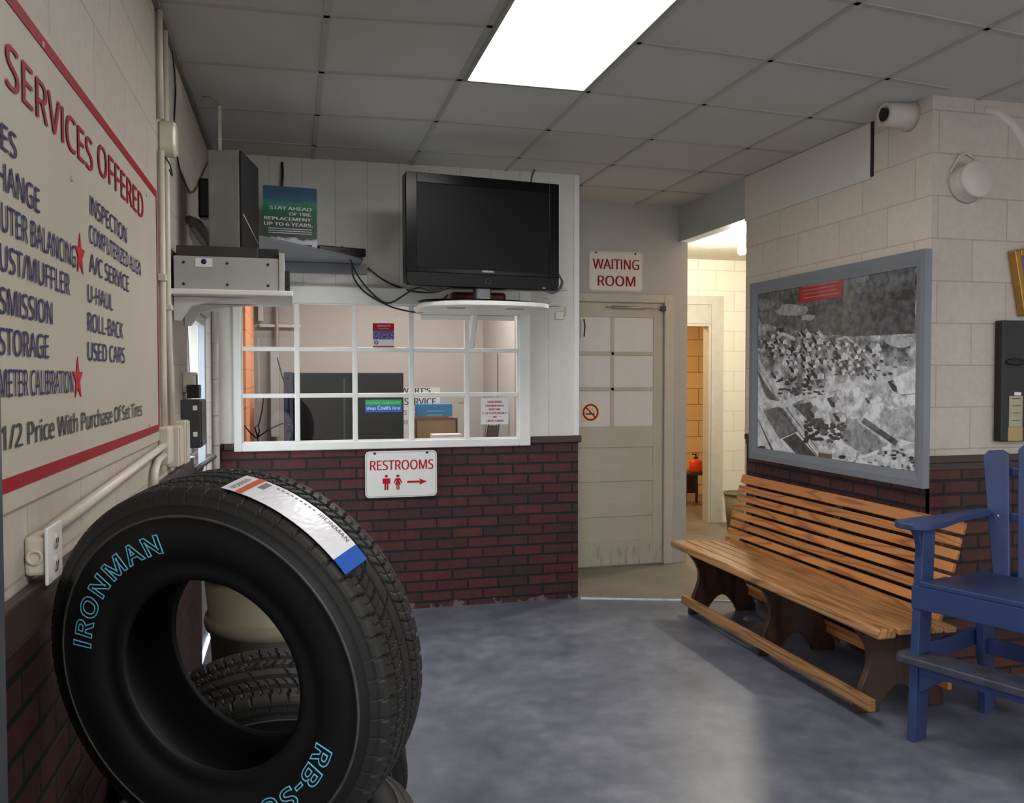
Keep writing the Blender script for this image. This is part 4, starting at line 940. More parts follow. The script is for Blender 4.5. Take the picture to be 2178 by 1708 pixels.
# ------------------------------------------------------------------ framed aerial photograph on the right wall
XF = XR-.072
P4 = [at(1587, 606, x=XF), at(1958, 530, x=XF), at(1973, 1038, x=XF), at(1600, 978, x=XF)]
fy0, fy1 = (P4[1].y+P4[2].y)/2, (P4[0].y+P4[3].y)/2
fz0, fz1 = (P4[2].z+P4[3].z)/2, (P4[0].z+P4[1].z)/2
t = thing('framed_picture', 'large grey-framed black and white aerial photograph above the wooden bench', 'picture', (XR-.04, (fy0+fy1)/2, fz0))
m_frame = plain('blue_grey_frame', (122, 125, 131), .4, var=.03)
fw = .075
def fpiece(q):
    """mitred frame member: cross-section with a raised outer lip"""
    mb = MB(); (a, b, c, d) = q
    X0, X1, X2 = XR-.034, XF, XF+.014
    A = [Vector((X1, *p)) for p in (a, b)]; I = [Vector((X2, *p)) for p in (c, d)]
    M1 = [A[0].lerp(Vector((X1, *d)), .45), A[1].lerp(Vector((X1, *c)), .45)]
    Bk = [Vector((X0, *p)) for p in (a, b, c, d)]
    mb.quad(A[0], A[1], M1[1], M1[0]); mb.quad(M1[0], M1[1], I[0], I[1])
    mb.quad(A[0], A[1], Bk[1], Bk[0]); mb.quad(I[0], I[1], Bk[3], Bk[2]); mb.quad(*Bk)
    mb.quad(A[0], M1[0], I[1], Bk[3]); mb.quad(A[0], I[1], Bk[3], Bk[0]); mb.quad(A[1], M1[1], I[0], Bk[2]); mb.quad(A[1], I[0], Bk[2], Bk[1])
    return mb
o_ = [(fy1, fz1), (fy0, fz1), (fy0, fz0), (fy1, fz0)]
i_ = [(fy1-fw, fz1-fw), (fy0+fw, fz1-fw), (fy0+fw, fz0+fw), (fy1-fw, fz0+fw)]
for k in range(4): fpiece((o_[k], o_[(k+1) % 4], i_[(k+1) % 4], i_[k])).build('frame_member', m_frame, t)
XA = XF+.022
m, nt, b = newmat('aerial_base_print'); v = opos(nt)
sp = nt.nodes.new('ShaderNodeSeparateXYZ'); nt.links.new(nt.nodes.new('ShaderNodeTexCoord').outputs['Generated'], sp.inputs[0])
f = mth(nt, 'ADD', mth(nt, 'MULTIPLY', noise(nt, v, 9, 8, .68), 1.25), mth(nt, 'MULTIPLY', sp.outputs[2], -.36))
nt.links.new(ramp(nt, f, [(.2, lin((36, 36, 38))), (.34, lin((112, 112, 114))), (.47, lin((184, 184, 187))), (.58, lin((244, 244, 247)))]), b.inputs['Base Color'])
b.inputs['Roughness'].default_value = .35
mb = MB(); mb.box((XA, fy0+fw-.006, fz0+fw-.006), (XA+.006, fy1-fw+.006, fz1-fw+.006)); pr = mb.build('aerial_print', m, t)
def grey(g):
    k = 'print_grey_%d' % g
    if k in MATS: return MATS[k]
    m, nt, b = newmat(k); v = opos(nt); n = noise(nt, v, 26, 6, .65)
    lo, hi = max(0, g-44), min(255, g+44)
    nt.links.new(ramp(nt, n, [(.32, lin((lo, lo, lo+1))), (.68, lin((hi, hi, min(255, hi+2))))]), b.inputs['Base Color']); b.inputs['Roughness'].default_value = .35
    MATS[k] = m; return m
PR = MB(); lay = [0]
def ap(cx, cy):
    p = at(1560+cx/3.163, 520+cy/3.163, x=XA)
    return (min(max(p.y, fy0+fw), fy1-fw), min(max(p.z, fz0+fw), fz1-fw))
def shp(g, pts):
    lay[0] += 1; PR.use(grey(g)); d = XA-.0001-lay[0]*.000012
    q = [ap(*p) for p in pts]; PR.poly([(d, *p) for p in q])
def road(g, pts, w):
    for (x0, y0_), (x1, y1_) in zip(pts, pts[1:]):
        L = math.hypot(x1-x0, y1_-y0_); nx, ny = -(y1_-y0_)/L*w/2, (x1-x0)/L*w/2
        shp(g, [(x0+nx, y0_+ny), (x1+nx, y1_+ny), (x1-nx, y1_-ny), (x0-nx, y0_-ny)])
def blob(g, cx, cy, rx, ry, n=11, j=.25):
    shp(g, [(cx+rx*(1+R.uniform(-j, j))*math.cos(2*math.pi*k/n), cy+ry*(1+R.uniform(-j, j))*math.sin(2*math.pi*k/n)) for k in range(n)])
# hills, woods and fields
shp(88, [(115, 330), (430, 250), (1220, 120), (1225, 600), (620, 610), (300, 560), (115, 520)])
shp(70, [(520, 390), (820, 330), (1215, 300), (1215, 600), (760, 620), (560, 520)])
for k in range(16): blob(R.choice((56, 66, 78, 96)), R.uniform(150, 1180), R.uniform(330, 560), R.uniform(40, 90), R.uniform(20, 40))
blob(150, 400, 440, 120, 40); blob(120, 200, 400, 80, 40); blob(160, 500, 490, 50, 22); blob(128, 860, 220, 60, 30)
blob(176, 1110, 650, 90, 40); blob(120, 720, 640, 90, 30); blob(190, 150, 540, 30, 40)
shp(168, [(160, 520), (240, 560), (190, 640), (130, 600)])
for q in ([(100, 620), (330, 590), (380, 700), (130, 740)],): shp(118, q)
shp(196, [(900, 820), (1240, 820), (1240, 900), (1000, 980), (820, 900)])
shp(150, [(700, 1200), (830, 1170), (1040, 1350), (880, 1420), (740, 1330)]); shp(170, [(990, 1130), (1240, 1080), (1240, 1340), (1060, 1290)])
shp(110, [(200, 1120), (330, 1080), (430, 1260), (310, 1310)]); shp(60, [(330, 1310), (420, 1270), (560, 1440), (420, 1430)])
shp(90, [(400, 1080), (520, 1060), (640, 1240), (600, 1290)]); shp(214, [(860, 1440), (1240, 1330), (1245, 1560), (900, 1500)])
# roads and railway
road(206, [(130, 770), (220, 900), (330, 1060), (450, 1210), (590, 1380), (740, 1500)], 46)
road(90, [(135, 860), (230, 1000), (300, 1060)], 40); road(150, [(140, 800), (300, 1050), (560, 1430)], 7); road(70, [(300, 1090), (570, 1440)], 8); road(190, [(330, 1090), (590, 1440)], 8); road(84, [(345, 1085), (610, 1440)], 7)
road(224, [(135, 960), (220, 1060), (330, 1080), (470, 1020), (690, 960), (930, 930)], 40)
road(222, [(140, 1080), (260, 1280), (360, 1420)], 44); road(226, [(140, 1250), (230, 1400)], 70); road(96, [(150, 1170), (260, 1390)], 18)
road(200, [(420, 640), (330, 600), (250, 680), (180, 720)], 22); road(190, [(820, 900), (1000, 1020), (1240, 1180)], 26); road(206, [(830, 1180), (1040, 1340)], 14); road(96, [(870, 1180), (1100, 1340)], 40)
road(210, [(640, 660), (760, 620), (860, 700), (960, 820)], 12)
# trees
for k in range(70): blob(R.choice((30, 38, 50, 64)), R.uniform(480, 760), R.uniform(1190, 1330), R.uniform(8, 22), R.uniform(7, 16), 8)
for k in range(60): blob(R.choice((44, 56, 80)), R.uniform(300, 620), R.uniform(890, 1010), R.uniform(7, 20), R.uniform(5, 12), 8)
for k in range(50): blob(R.choice((60, 80, 105)), R.uniform(640, 1200), R.uniform(660, 880), R.uniform(7, 20), R.uniform(5, 12), 8)
for k in range(36): blob(R.choice((46, 70, 120)), R.uniform(900, 1235), R.uniform(1380, 1540), R.uniform(7, 22), R.uniform(5, 13), 8)
# houses: shadow, wall, roof
def house(cx, cy, s, roof=150, wall=232):
    shp(28, [(cx-s*.95, cy-s*.35), (cx-s*.2, cy-s*.55), (cx+s*.1, cy+s*.6), (cx-s*.5, cy+s*.45)])
    shp(wall, [(cx-s*.1, cy+s*.65), (cx-s*.15, cy+s*.1), (cx+s*.2, cy-s*.25), (cx+s*.6, cy+s*.05), (cx+s*.58, cy+s*.55)])
    shp(roof, [(cx-s*.6, cy-s*.3), (cx-s*.05, cy-s*.75), (cx+s*.25, cy-s*.3), (cx-s*.15, cy+s*.15)])
for k in range(110):
    x, y_ = R.uniform(160, 980), R.uniform(600, 900)
    if y_ < 640 and x > 650: continue
    if y_ > 700+.5*(x-160) and x < 500: continue
    house(x, y_, R.uniform(20, 42), R.choice((90, 120, 150, 176)), R.choice((206, 226, 240)))
for x, y_, s_ in ((500, 600, 50), (575, 640, 48), (500, 760, 50), (740, 740, 62), (580, 870, 62), (700, 1060, 70), (560, 1130, 66), (730, 1160, 60), (930, 1050, 40), (1120, 950, 80), (420, 840, 44), (300, 880, 46), (430, 700, 36), (950, 700, 60)): house(x, y_, s_)
shp(240, [(1080, 900), (1240, 830), (1240, 1000), (1130, 1010)])
for k in range(26): blob(R.choice((36, 50, 205)), 190+R.uniform(-20, 220), 660+R.uniform(-10, 110), R.uniform(6, 14), R.uniform(5, 10), 7)
blob(40, 190, 1370, 30, 18, 9); blob(206, 770, 1420, 80, 50); blob(40, 740, 1430, 24, 14)
PR.build('print_detail', None, t)
mb = MB(); a, b_, c, d = [at(1560+x/3.163, 520+y/3.163, x=XA-.003) for x, y in ((437, 270), (733, 212), (737, 350), (443, 395))]
yy = [(a.y+d.y)/2, (b_.y+c.y)/2]; zz = [(c.z+d.z)/2, (a.z+b_.z)/2]
mb.box((XA-.004, yy[0], zz[0]), (XA-.0015, yy[1], zz[1])); pl = mb.build('red_plaque', plain('plaque_red', (168, 26, 34), .3, var=.05), t)
mb = MB()
for k in range(6): mb.box((XA-.0045, yy[1]+(.03+.02*(k % 3))*1, zz[0]+.022+.022*k), (XA-.004, yy[0]-.03-.015*((k+1) % 3), zz[0]+.027+.022*k))
mb.build('engraved_lines', plain('plaque_pale_lines', (206, 120, 120), .4), pl)
mb = MB(); a, b_ = at(1560+572/3.163, 520+1455/3.163, x=XA-.003), at(1560+660/3.163, 520+1412/3.163, x=XA-.003); mb.box((XA-.004, a.y, a.z), (XA-.0015, b_.y, b_.z)); mb.build('brass_plate', plain('aged_brass', (120, 98, 66), .4, .3), t)
mb = MB(); mb.box((XF+.0125, fy0+fw-.005, fz0+fw-.005), (XF+.0145, fy1-fw+.005, fz1-fw+.005)); mb.build('pane', glass('picture_glass', .045), t)

# ------------------------------------------------------------------ wooden bench
t = thing('bench', 'slatted pine bench on dark stained panel legs below the aerial photograph', 'bench', (2.62, 4.1, 0))
m_pine = woodmat('varnished_pine', (208, 136, 74), (120, 58, 24), 'y', 15, .34, .09, .2, 1.2)
m_pine2 = woodmat('worn_pine', (184, 134, 84), (96, 58, 30), 'y', 16, .4, .07, .1, 1.1)
m_stain = woodmat('dark_stained_board', (72, 46, 31), (42, 27, 20), 'z', 8, .4, .12)
by0, by1 = 3.085, 5.14
for k, (a, b_, z, th) in enumerate(((2.385, 2.478, .440, .045), (2.493, 2.562, .434, .028), (2.578, 2.646, .428, .026), (2.662, 2.722, .423, .026), (2.738, 2.795, .420, .026))):
    mb = MB(); mb.box((a, by0+.004*k, z-th), (b_, by1-.004*k, z), .012 if k == 0 else .006, None, 3); mb.build('seat_slat', m_pine2, t)
sl = math.atan2(.13, .455)
hs = [.043, .044, .043, .044, .043, .044, .043, .058]; gp = .0155; z = 0
MBK = Matrix.Translation((2.802, 0, .40)) @ Matrix.Rotation(sl, 4, 'Y')
for k, h_ in enumerate(hs):
    mb = MB(); mb.box((-.012, by0+.125-.004*(k % 2), z), (.010, by1+.03-.005*(k % 3), z+h_), .004, MBK); mb.build('back_slat', m_pine, t); z += h_+gp
for y in (3.38, 4.12, 5.0):
    mb = MB(); mb.box((.010, y-.03, -.06), (.045, y+.03, z-gp-.01), .004, MBK); mb.build('back_post', m_stain, t)
def legprof():
    pts = []
    def arc(p0, p1, bul, n=9):
        (xa, za), (xb, zb) = p0, p1
        for k in range(n):
            q = k/n; nx, nz = -(zb-za), (xb-xa); s_ = math.sin(math.pi*q)*bul
            pts.append((xa+(xb-xa)*q+nx*s_, za+(zb-za)*q+nz*s_))
    arc((2.415, .395), (2.45, .11), .22, 12)           # hollow front edge
    pts.append((2.43, .04)); pts.append((2.43, 0)); pts.append((2.545, 0))
    arc((2.55, .02), (2.76, .02), .45, 14)              # arch between the feet
    pts.append((2.765, 0)); pts.append((2.895, 0)); pts.append((2.895, .04))
    arc((2.86, .11), (2.84, .395), .16, 10)
    pts.append((2.84, .395)); pts.append((2.80, .39))
    return pts
for y in (3.3, 4.12, 4.955):
    mb = MB(); mb.prism(legprof(), 'y', y-.016, y+.016, .003); mb.build('leg', m_stain, t)
mb = MB(); mb.box((2.392, 3.15, .062), (2.428, 4.99, .115), .004); mb.build('foot_rail', m_pine2, t)
mb = MB(); mb.box((2.84, 3.2, .10), (2.862, 5.05, .16), .003); mb.build('rear_stretcher', m_pine, t)

# ------------------------------------------------------------------ tall blue chair
CA = math.atan2(-.34, -.94)
t = thing('tall_chair', 'tall blue painted wooden slat-back bar chair with footrest in front of the pillar', 'chair', (2.876, 2.81, 0), rot=(0, 0, CA))
m_blue = plain('blue_chair_paint', (48, 62, 104), .42, var=.12, scale=6)
m_bluew = plain('worn_blue_paint', (58, 60, 74), .6, var=.35, scale=14, bmp=.2)
def leaning(a, b_, wx, wy, bev=.004):
    """square bar from a to b"""
    a, b_ = Vector(a), Vector(b_); d = b_-a; L = d.length; d.normalize()
    yv = Vector((0, 1, 0)); xv = yv.cross(d).normalized(); yv = d.cross(xv)
    M = Matrix((( xv.x, yv.x, d.x, a.x), (xv.y, yv.y, d.y, a.y), (xv.z, yv.z, d.z, a.z), (0, 0, 0, 1)))
    mb = MB(); mb.box((-wx/2, -wy/2, 0), (wx/2, wy/2, L), bev, M); return mb
for s_ in (-1, 1):
    leaning((.285, s_*.30, 0), (.235, s_*.30, .885), .092, .036).build('leg', m_blue, t)
    leaning((-.265, s_*.29, 0), (-.225, s_*.29, .62), .092, .036).build('leg', m_blue, t)
    mb = MB(); mb.box((-.24, s_*.30-.042 if s_ < 0 else s_*.30+.018, .30), (.25, s_*.30-.018 if s_ < 0 else s_*.30+.042, .375), .003); mb.build('side_stretcher', m_blue, t)
    mb = MB(); mb.box((-.28, s_*.272-.012, .545), (.27, s_*.272+.012, .645), .003); mb.build('side_rail', m_blue, t)
    # arm: broad rounded front narrowing to the rear, with curved support
    pts = []
    for k in range(9): 
        a = -math.pi/2+math.pi*k/8; pts.append((.33+.06*math.cos(a), s_*.30+.075*math.sin(a)))
    pts += [(.2, s_*.30+.07), (.02, s_*.31+.045), (-.26, s_*.31+.03), (-.27, s_*.31-.025), (.02, s_*.31-.035), (.2, s_*.30-.07)]
    mb = MB(); mb.prism(pts, 'z', .886, .912, .004); mb.build('armrest', m_blue, t)
    mb = MB(); cx = .24
    br = [(cx+.047, .884), (cx+.12, .884)]+[(cx+.047+.073*(1-math.sin(a)), .884-.13*(1-math.cos(a))) for a in (math.radians(q) for q in (15, 30, 45, 60, 75, 90))]
    mb.prism(br, 'y', s_*.30-.013, s_*.30+.013, .002); mb.build('arm_support', m_blue, t)
    mb = MB(); off = s_*.32
    br = [(off, .884), (off+s_*.055, .884)]+[(off+s_*.055*(1-math.sin(a)), .884-.1*(1-math.cos(a))) for a in (math.radians(q) for q in (30, 60, 90))]
    mb.prism(br, 'x', cx-.013, cx+.013, .002); mb.build('arm_support', m_blue, t)
    mb = MB(); mb.prism([(s_*.282, .33), (s_*.12, .33), (s_*.282, .20)], 'x', .285, .31, .003); mb.build('footrest_gusset', m_blue, t)
for k in range(5):
    x = .31-.104*k; mb = MB(); mb.box((x-.098, -.285, .645-.006*k), (x, .285, .668-.006*k), .006); mb.build('seat_slat', m_blue, t)
mb = MB(); mb.box((.284, -.318, .55), (.308, .318, .645), .003); mb.build('front_apron', m_blue, t)
mb = MB(); mb.box((-.29, -.29, .545), (-.265, .29, .645), .003); mb.build('rear_rail', m_blue, t)
pts = []
for k in range(7): a = math.pi/2+math.pi*k/6; pts.append((.385+.075*math.sin(a+math.pi/2)*0+.075*math.cos(a-math.pi/2)*-1*0+.075*math.sin(math.pi/2-math.pi*k/6), -.335-.035*math.cos(math.pi/2-math.pi*k/6)))
pts2 = [(2*.385-x, -y) for x, y in pts]
mb = MB(); mb.prism([(x-.095, y) for x, y in pts+pts2], 'z', .328, .36, .005); mb.build('footrest', m_bluew, t)
mb = MB(); mb.box((.315, -.26, .295), (.335, .26, .328), .003); mb.build('footrest_rail', m_blue, t)
mb = MB(); mb.box((-.25, -.29, .27), (-.225, .29, .34), .003); mb.build('rear_stretcher', m_blue, t)
for k, y in enumerate((-.2, -.1, 0, .1, .2)):
    yt = y*1.55; zt_ = 1.24-abs(y)*.35
    b0, b1 = Vector((-.20, y, .60)), Vector((-.355, yt, zt_))
    d = (b1-b0); L = d.length; d.normalize(); yv = Vector((0, 1, 0)); yv = (yv-d*yv.dot(d)).normalized(); xv = yv.cross(d)
    M = Matrix(((xv.x, yv.x, d.x, b0.x), (xv.y, yv.y, d.y, b0.y), (xv.z, yv.z, d.z, b0.z), (0, 0, 0, 1)))
    mb = MB(); mb.prism([(-.032, 0), (.032, 0), (.056, L-.02), (.03, L), (-.03, L+.004), (-.056, L-.02)], 'x', -.011, .011, .003, M); sl_ = mb.build('back_slat', m_blue, t)
    mb = MB(); mb.lathe([(0, 0), (.006, 0), (.005, .002), (0, .003)], M @ Matrix.Translation((.011, 0, L*.50)) @ Matrix.Rotation(math.pi/2, 4, 'Y'), 10); mb.build('screw', plain('bright_screw', (200, 200, 205), .2, .8), sl_)
mb = MB(); mb.box((-.315, -.36, .865), (-.288, .36, .905), .003); mb.build('back_rail', m_blue, t)
mb = MB(); mb.box((-.37, -.27, 1.06), (-.345, .27, 1.10), .003); mb.build('back_rail', m_blue, t)

# ------------------------------------------------------------------ tires
m_rub = plain('tire_rubber', (22, 22, 23), .55, var=.2, scale=9, spec=.4)
m_rub2 = plain('tire_tread_rubber', (38, 36, 34), .6, var=.15, scale=14, spec=.35)
m_scuff_lit = plain('scuffed_lit_rubber', (70, 68, 66), .6, var=.3, scale=30)  # scuffed ridge; the light it catches is put into the paler grey too
def tire_profile(Rr, hw, rb):
    """outer half section (r, s) from the front bead over the tread to the rear bead, then the liner back"""
    sw = Rr-rb
    f = [(rb, .74), (rb+.008, .80), (rb+.02, .83), (rb+.03, .80), (rb+.045, .86), (rb+sw*.30, .95), (rb+sw*.42, .995), (rb+sw*.5, 1.0), (rb+sw*.58, 1.0), (rb+sw*.66, .985), (rb+sw*.685, 1.0), (rb+sw*.715, 1.0), (rb+sw*.73, .96), (rb+sw*.8, .93), (rb+sw*.87, .885)]
    return f
def sidewall_s(Rr, hw, rb, r):
    f = tire_profile(Rr, hw, rb)
    for (a, sa), (b_, sb) in zip(f, f[1:]):
        if a <= r <= b_: return hw*(sa+(sb-sa)*(r-a)/(b_-a))
    return hw
def make_tire(t, Rr, hw, rb, pitches, seed=0, tread_name='tread', n_tread=44, per=10):
    f = tire_profile(Rr, hw, rb)
    N = pitches*per; cs = [math.cos(2*math.pi*k/N) for k in range(N)]; sn = [math.sin(2*math.pi*k/N) for k in range(N)]
    # carcass: both sidewalls and the liner
    side = [(r, s*hw) for r, s in f]
    liner = [(rb+.0, -.74*hw), (rb+.012, -.70*hw), (rb+(Rr-rb)*.3, -.86*hw), (rb+(Rr-rb)*.6, -.86*hw), (Rr-.03, -.6*hw), (Rr-.024, 0), (Rr-.03, .6*hw), (rb+(Rr-rb)*.6, .86*hw), (rb+(Rr-rb)*.3, .86*hw), (rb+.012, .70*hw)]
    mb = MB(); under = Rr-.014
    prof = side+[(under, .80*hw), (under, -.80*hw)]+[(r, -s) for r, s in side[::-1]]+liner[1:]
    mb.lathe(prof, None, 128, True, True); body = mb.build('carcass', m_rub, t)
    mb = MB(); r0, sa = f[10]; r1, sb = f[11]
    for sg in (1, -1): mb.lathe([(r0+.001, sg*(sa*hw-.001)), (r0+.001, sg*(sa*hw+.0012)), (r1, sg*(sb*hw+.0012)), (r1+.001, sg*(sb*hw-.003))], None, 128, True, True)
    mb.build('scuffed_lit_ring', m_scuff_lit, t, kind='stuff') if False else mb.build('scuffed_lit_rings', m_scuff_lit, t)
    # tread ring with grooves and shoulder lugs
    S = []
    re, se = f[-2]
    S.append((re+.002, se*hw)); 
    for k in range(5):
        a = math.pi/2*k/4; S.append((f[-1][0]+(Rr-.006-f[-1][0])*math.sin(a)+.001, f[-1][1]*hw-(f[-1][1]-.72)*hw*(1-math.cos(a))))
    edge = .72*hw; M_ = n_tread
    for k in range(1, M_): 
        s_ = edge-2*edge*k/M_; S.append((Rr-.006*(s_/edge)**2, s_))
    half = S[:6]; S += [(r, -s_) for r, s_ in half[::-1]]
    dep = .0085
    def depth(k, s_):
        q = (k % per)/per; x = s_/edge; ax = abs(x)
        g = min(abs(ax-.22), abs(ax-.62))
        if g < .05: return dep
        if ax > .66:
            j = (k+(0 if x > 0 else per//2)+int((1-ax)*6)) % per
            if j == 0: return dep*.95
            if j == per//2 and ax < .93: return dep*.35
            return 0
        j = int(k+(s_/hw)*14*(1 if x > 0 else -1)) % per
        if ax > .27: return dep*.9 if j == 0 else (dep*.35 if j == per//2 else 0)
        return dep*.7 if (int(k+s_/hw*22) % (2*per)) == 0 else 0
    bm = bmesh.new(); rings = []
    for (r, s_) in S:
        ring = []
        for k in range(N):
            d = depth(k, s_) if r > f[-1][0]-.0005 or abs(s_) <= edge else (dep*.6 if abs(s_) < f[-2][1]*hw and depth(k, math.copysign(edge, s_)) > dep*.6 else 0)
            rr = r-(d if s_ < edge else d*.45); ring.append(bm.verts.new((rr*cs[k], rr*sn[k], s_)))
        rings.append(ring)
    for a, b_ in zip(rings, rings[1:]):
        for k in range(N): bm.faces.new((a[k], a[(k+1) % N], b_[(k+1) % N], b_[k]))
    mb = MB(); mb.bm.free(); mb.bm = bm
    return body, mb.build(tread_name, m_rub2, t)
def curved_text(mb, s, th0, th1, rbase, h, Rr, hw, rb, outline=.02, bold=.0):
    """outline letters on the sidewall, read clockwise from th0 to th1"""
    me, x0, x1, y0, y1 = text_mesh(s, bold, .0, 1.16, outline)
    H_ = text_mesh('H', bold); base, top = H_[3], H_[4]
    def fn(c):
        a = math.radians(th0+(th1-th0)*(c.x-x0)/(x1-x0)); r = rbase+h*(c.y-base)/(top-base)
        return Vector((r*math.cos(a), r*math.sin(a), sidewall_s(Rr, hw, rb, r)+.0024+c.z*h*.8))
    mb.mesh(me, fn)
# leaning tire
TB = Vector((-.0714, -.1152, .9908)); TN = Vector((-.5221, -.8421, -.1356)); TA = Vector((.8499, -.5269, 0))
TC = Vector((-.1105, 1.664, .9815))
TM = Matrix(((TA.x, TB.x, TN.x, TC.x), (TA.y, TB.y, TN.y, TC.y), (TA.z, TB.z, TN.z, TC.z), (0, 0, 0, 1)))
t = thing('tire', 'large black tire with blue outlined sidewall lettering leaning upright atop the stack', 'tire', mtx=TM)
RT, HW, RB = .357, .0915, .181
make_tire(t, RT, HW, RB, 60)
mb = MB(); curved_text(mb, 'IRONMAN', 170.5, 102.5, .2435, .0315, RT, HW, RB); mb.build('sidewall_lettering', plain('blue_letter_outline', (120, 214, 240), .5), t)
mb = MB(); curved_text(mb, 'RB-SUV', 339, 281, .236, .031, RT, HW, RB)
mb.build('sidewall_lettering', plain('blue_letter_outline', (120, 214, 240), .5), t)
# paper label along the tread
def patch(th0, th1, s0, s1, r, n=28, m_=4, wr=0):
    mb = MB(); g = []
    for i in range(n+1):
        a = math.radians(th0+(th1-th0)*i/n)
        row = []
        for j in range(m_+1):
            s_ = s0+(s1-s0)*j/m_; rr = r-.004*(s_/.085)**2+(R.uniform(-wr, wr) if 0 < i < n else 0); row.append(mb.bm.verts.new((rr*math.cos(a), rr*math.sin(a), s_)))
        g.append(row)
    for i in range(n):
        for j in range(m_): mb.bm.faces.new((g[i][j], g[i+1][j], g[i+1][j+1], g[i][j+1]))
    ret = bmesh.ops.extrude_face_region(mb.bm, geom=list(mb.bm.faces)); 
    for v in ret['geom']:
        if isinstance(v, bmesh.types.BMVert):
            q = Vector((v.co.x, v.co.y, 0)).normalized(); v.co += q*.0006
    return mb
RL = RT+.003; s0, s1 = -.005, .069
lab = patch(41.6, 80, s0, s1, RL, 60, 8, .0002).build('label', plain('label_film', (226, 224, 228), .34, var=.03, scale=20, coat=.15), t)
lab['label'] = 'white paper label along the tread'
patch(36.5, 41.6, s0, s1, RL, 10, 8, .0002).build('label_end', plain('label_blue', (44, 92, 180), .2, coat=.6), lab)
patch(73.6, 75.6, s0, s1, RL+.0012).build('orange_band', plain('label_orange', (196, 96, 52), .4), lab)
def tread_text(mb, s, along, a0, a1, p0, p1):
    me, x0, x1, y0, y1 = text_mesh(s, .02)
    def fn(c):
        u_, v_ = (c.x-x0)/(x1-x0), (c.y-y0)/(y1-y0)
        if along: a = a0+(a1-a0)*u_; s_ = p0+(p1-p0)*v_
        else: a = a0+(a1-a0)*v_; s_ = p0+(p1-p0)*u_
        rr = RL+.0022-.004*(s_/.085)**2; a = math.radians(a)
        return Vector((rr*math.cos(a), rr*math.sin(a), s_))
    mb.mesh(me, fn)
mb = MB(); tread_text(mb, 'IRONMAN', False, 76.5, 78.4, .062, .012); mb.build('label_lettering', m_ink, lab)
mb = MB(); tread_text(mb, 'IRONMAN', True, 54.5, 43.5, .012, .001)
mb.build('label_lettering', m_ink, lab)
mb = MB()
for k in range(7): mb2 = patch(70.8, 72.8, .004+.004*k, .006+.004*k, RL+.001, 4, 1); mb2.bm.verts.index_update(); mb._add(mb2.bm)
for k in range(9): mb2 = patch(56+1.5*k, 56.8+1.5*k, .004, .007, RL+.001, 2, 1); mb2.bm.verts.index_update(); mb._add(mb2.bm)
mb.build('label_print', plain('label_grey_print', (120, 120, 126), .5), lab)
# the stack under it
for k, lb in enumerate(('bottom black tire lying on floor at the base of the stack under the leaning tire', 'middle black tire lying flat between two others in the stack', 'topmost black tire lying flat directly beneath the large leaning tire')):
    t = thing('tire', lb, 'tire', mtx=Matrix.Translation((-.085+.012*(k % 2), 1.765-.012*(k % 2), .105+.2092*k)))
    make_tire(t, .335, .103, .19, 50, n_tread=30)
# tire standing behind, tilted forward onto the stack
ta = math.radians(26)
n_ = Vector((.05, -math.cos(ta), -math.sin(ta))).normalized(); xa = Vector((1, .05, 0)); xa = (xa-n_*xa.dot(n_)).normalized(); ya = n_.cross(xa)
c_ = Vector((-.075, 2.46, .385*math.cos(ta)+.11*math.sin(ta)+.004))
t = thing('tire', 'black tire standing on edge behind the stack, seen through the hole of the leaning tire', 'tire', mtx=Matrix(((xa.x, ya.x, n_.x, c_.x), (xa.y, ya.y, n_.y, c_.y), (xa.z, ya.z, n_.z, c_.z), (0, 0, 0, 1))))
make_tire(t, .385, .115, .2, 52, n_tread=34)
# barrel
t = thing('trash_barrel', 'beige ribbed trash barrel in the corner seen through the hole of the leaning tire', 'trash barrel', (-.03, 3.3, 0))
m_barrel = plain('beige_barrel', (150, 142, 122), .5, var=.08, scale=5)
MBR = Matrix.Translation((-.03, 3.3, 0))
mb = MB(); mb.lathe([(.22, .004), (.235, .01), (.268, .585), (.272, .595), (.286, .60), (.291, .62), (.286, .645), (.276, .65), (.29, .80), (.282, .80), (.24, .03), (.0, .02)], MBR, 56); mb.build('body', m_barrel, t)
mb = MB(); mb.lathe([(.288, .795), (.302, .80), (.302, .825), (.285, .83), (.2, .87), (.0, .88)], MBR, 56); mb.build('lid', plain('dark_beige_lid', (104, 94, 76), .5), t)

# ------------------------------------------------------------------ pillar fittings
t = thing('vent_cap', 'round white painted pipe cap projecting from the pillar face under the ceiling', 'pipe cap', (3.2, YP-.05, 2.37))
M = Matrix.Translation((3.207, YP, 2.455)) @ Matrix.Rotation(math.radians(90-4), 4, 'X')
m_pil = plain('pillar_paint', (206, 195, 183), .5, var=.03)
mb = MB(); mb.lathe([(.1, 0), (.092, .006), (.087, .025), (.085, .06)], M, 40); mb.build('collar', m_pil, t)
mb = MB(); mb.lathe([(.0, .058), (.085, .058), (.089, .062), (.089, .074), (.083, .08), (.0, .082)], M, 40); mb.build('cap', m_pil, t)
mb = MB(); mb.tube([(3.11, YP-.004, 2.50), (3.16, YP-.008, 2.585), (3.20, YP-.008, 2.60), (3.25, YP-.005, 2.575)], .006, 8); mb.build('plaster_ridge', m_pil, t)
t = thing('pipe_stub', 'open white painted pipe stub with dark hole at the ceiling end of the block wall', 'pipe', (2.95, 3.7, 2.7))
q = at(1886, 240, x=2.86); M = Matrix.Translation((XR+.0, q.y+.02, q.z)) @ Matrix.Rotation(-math.pi/2, 4, 'Y')
mb = MB(); mb.lathe([(.078, -.002), (.066, .02), (.06, .05), (.058, .15), (.05, .152), (.036, .15), (.032, .1), (.0, .1)], M, 36); mb.build('pipe', m_pil, t)
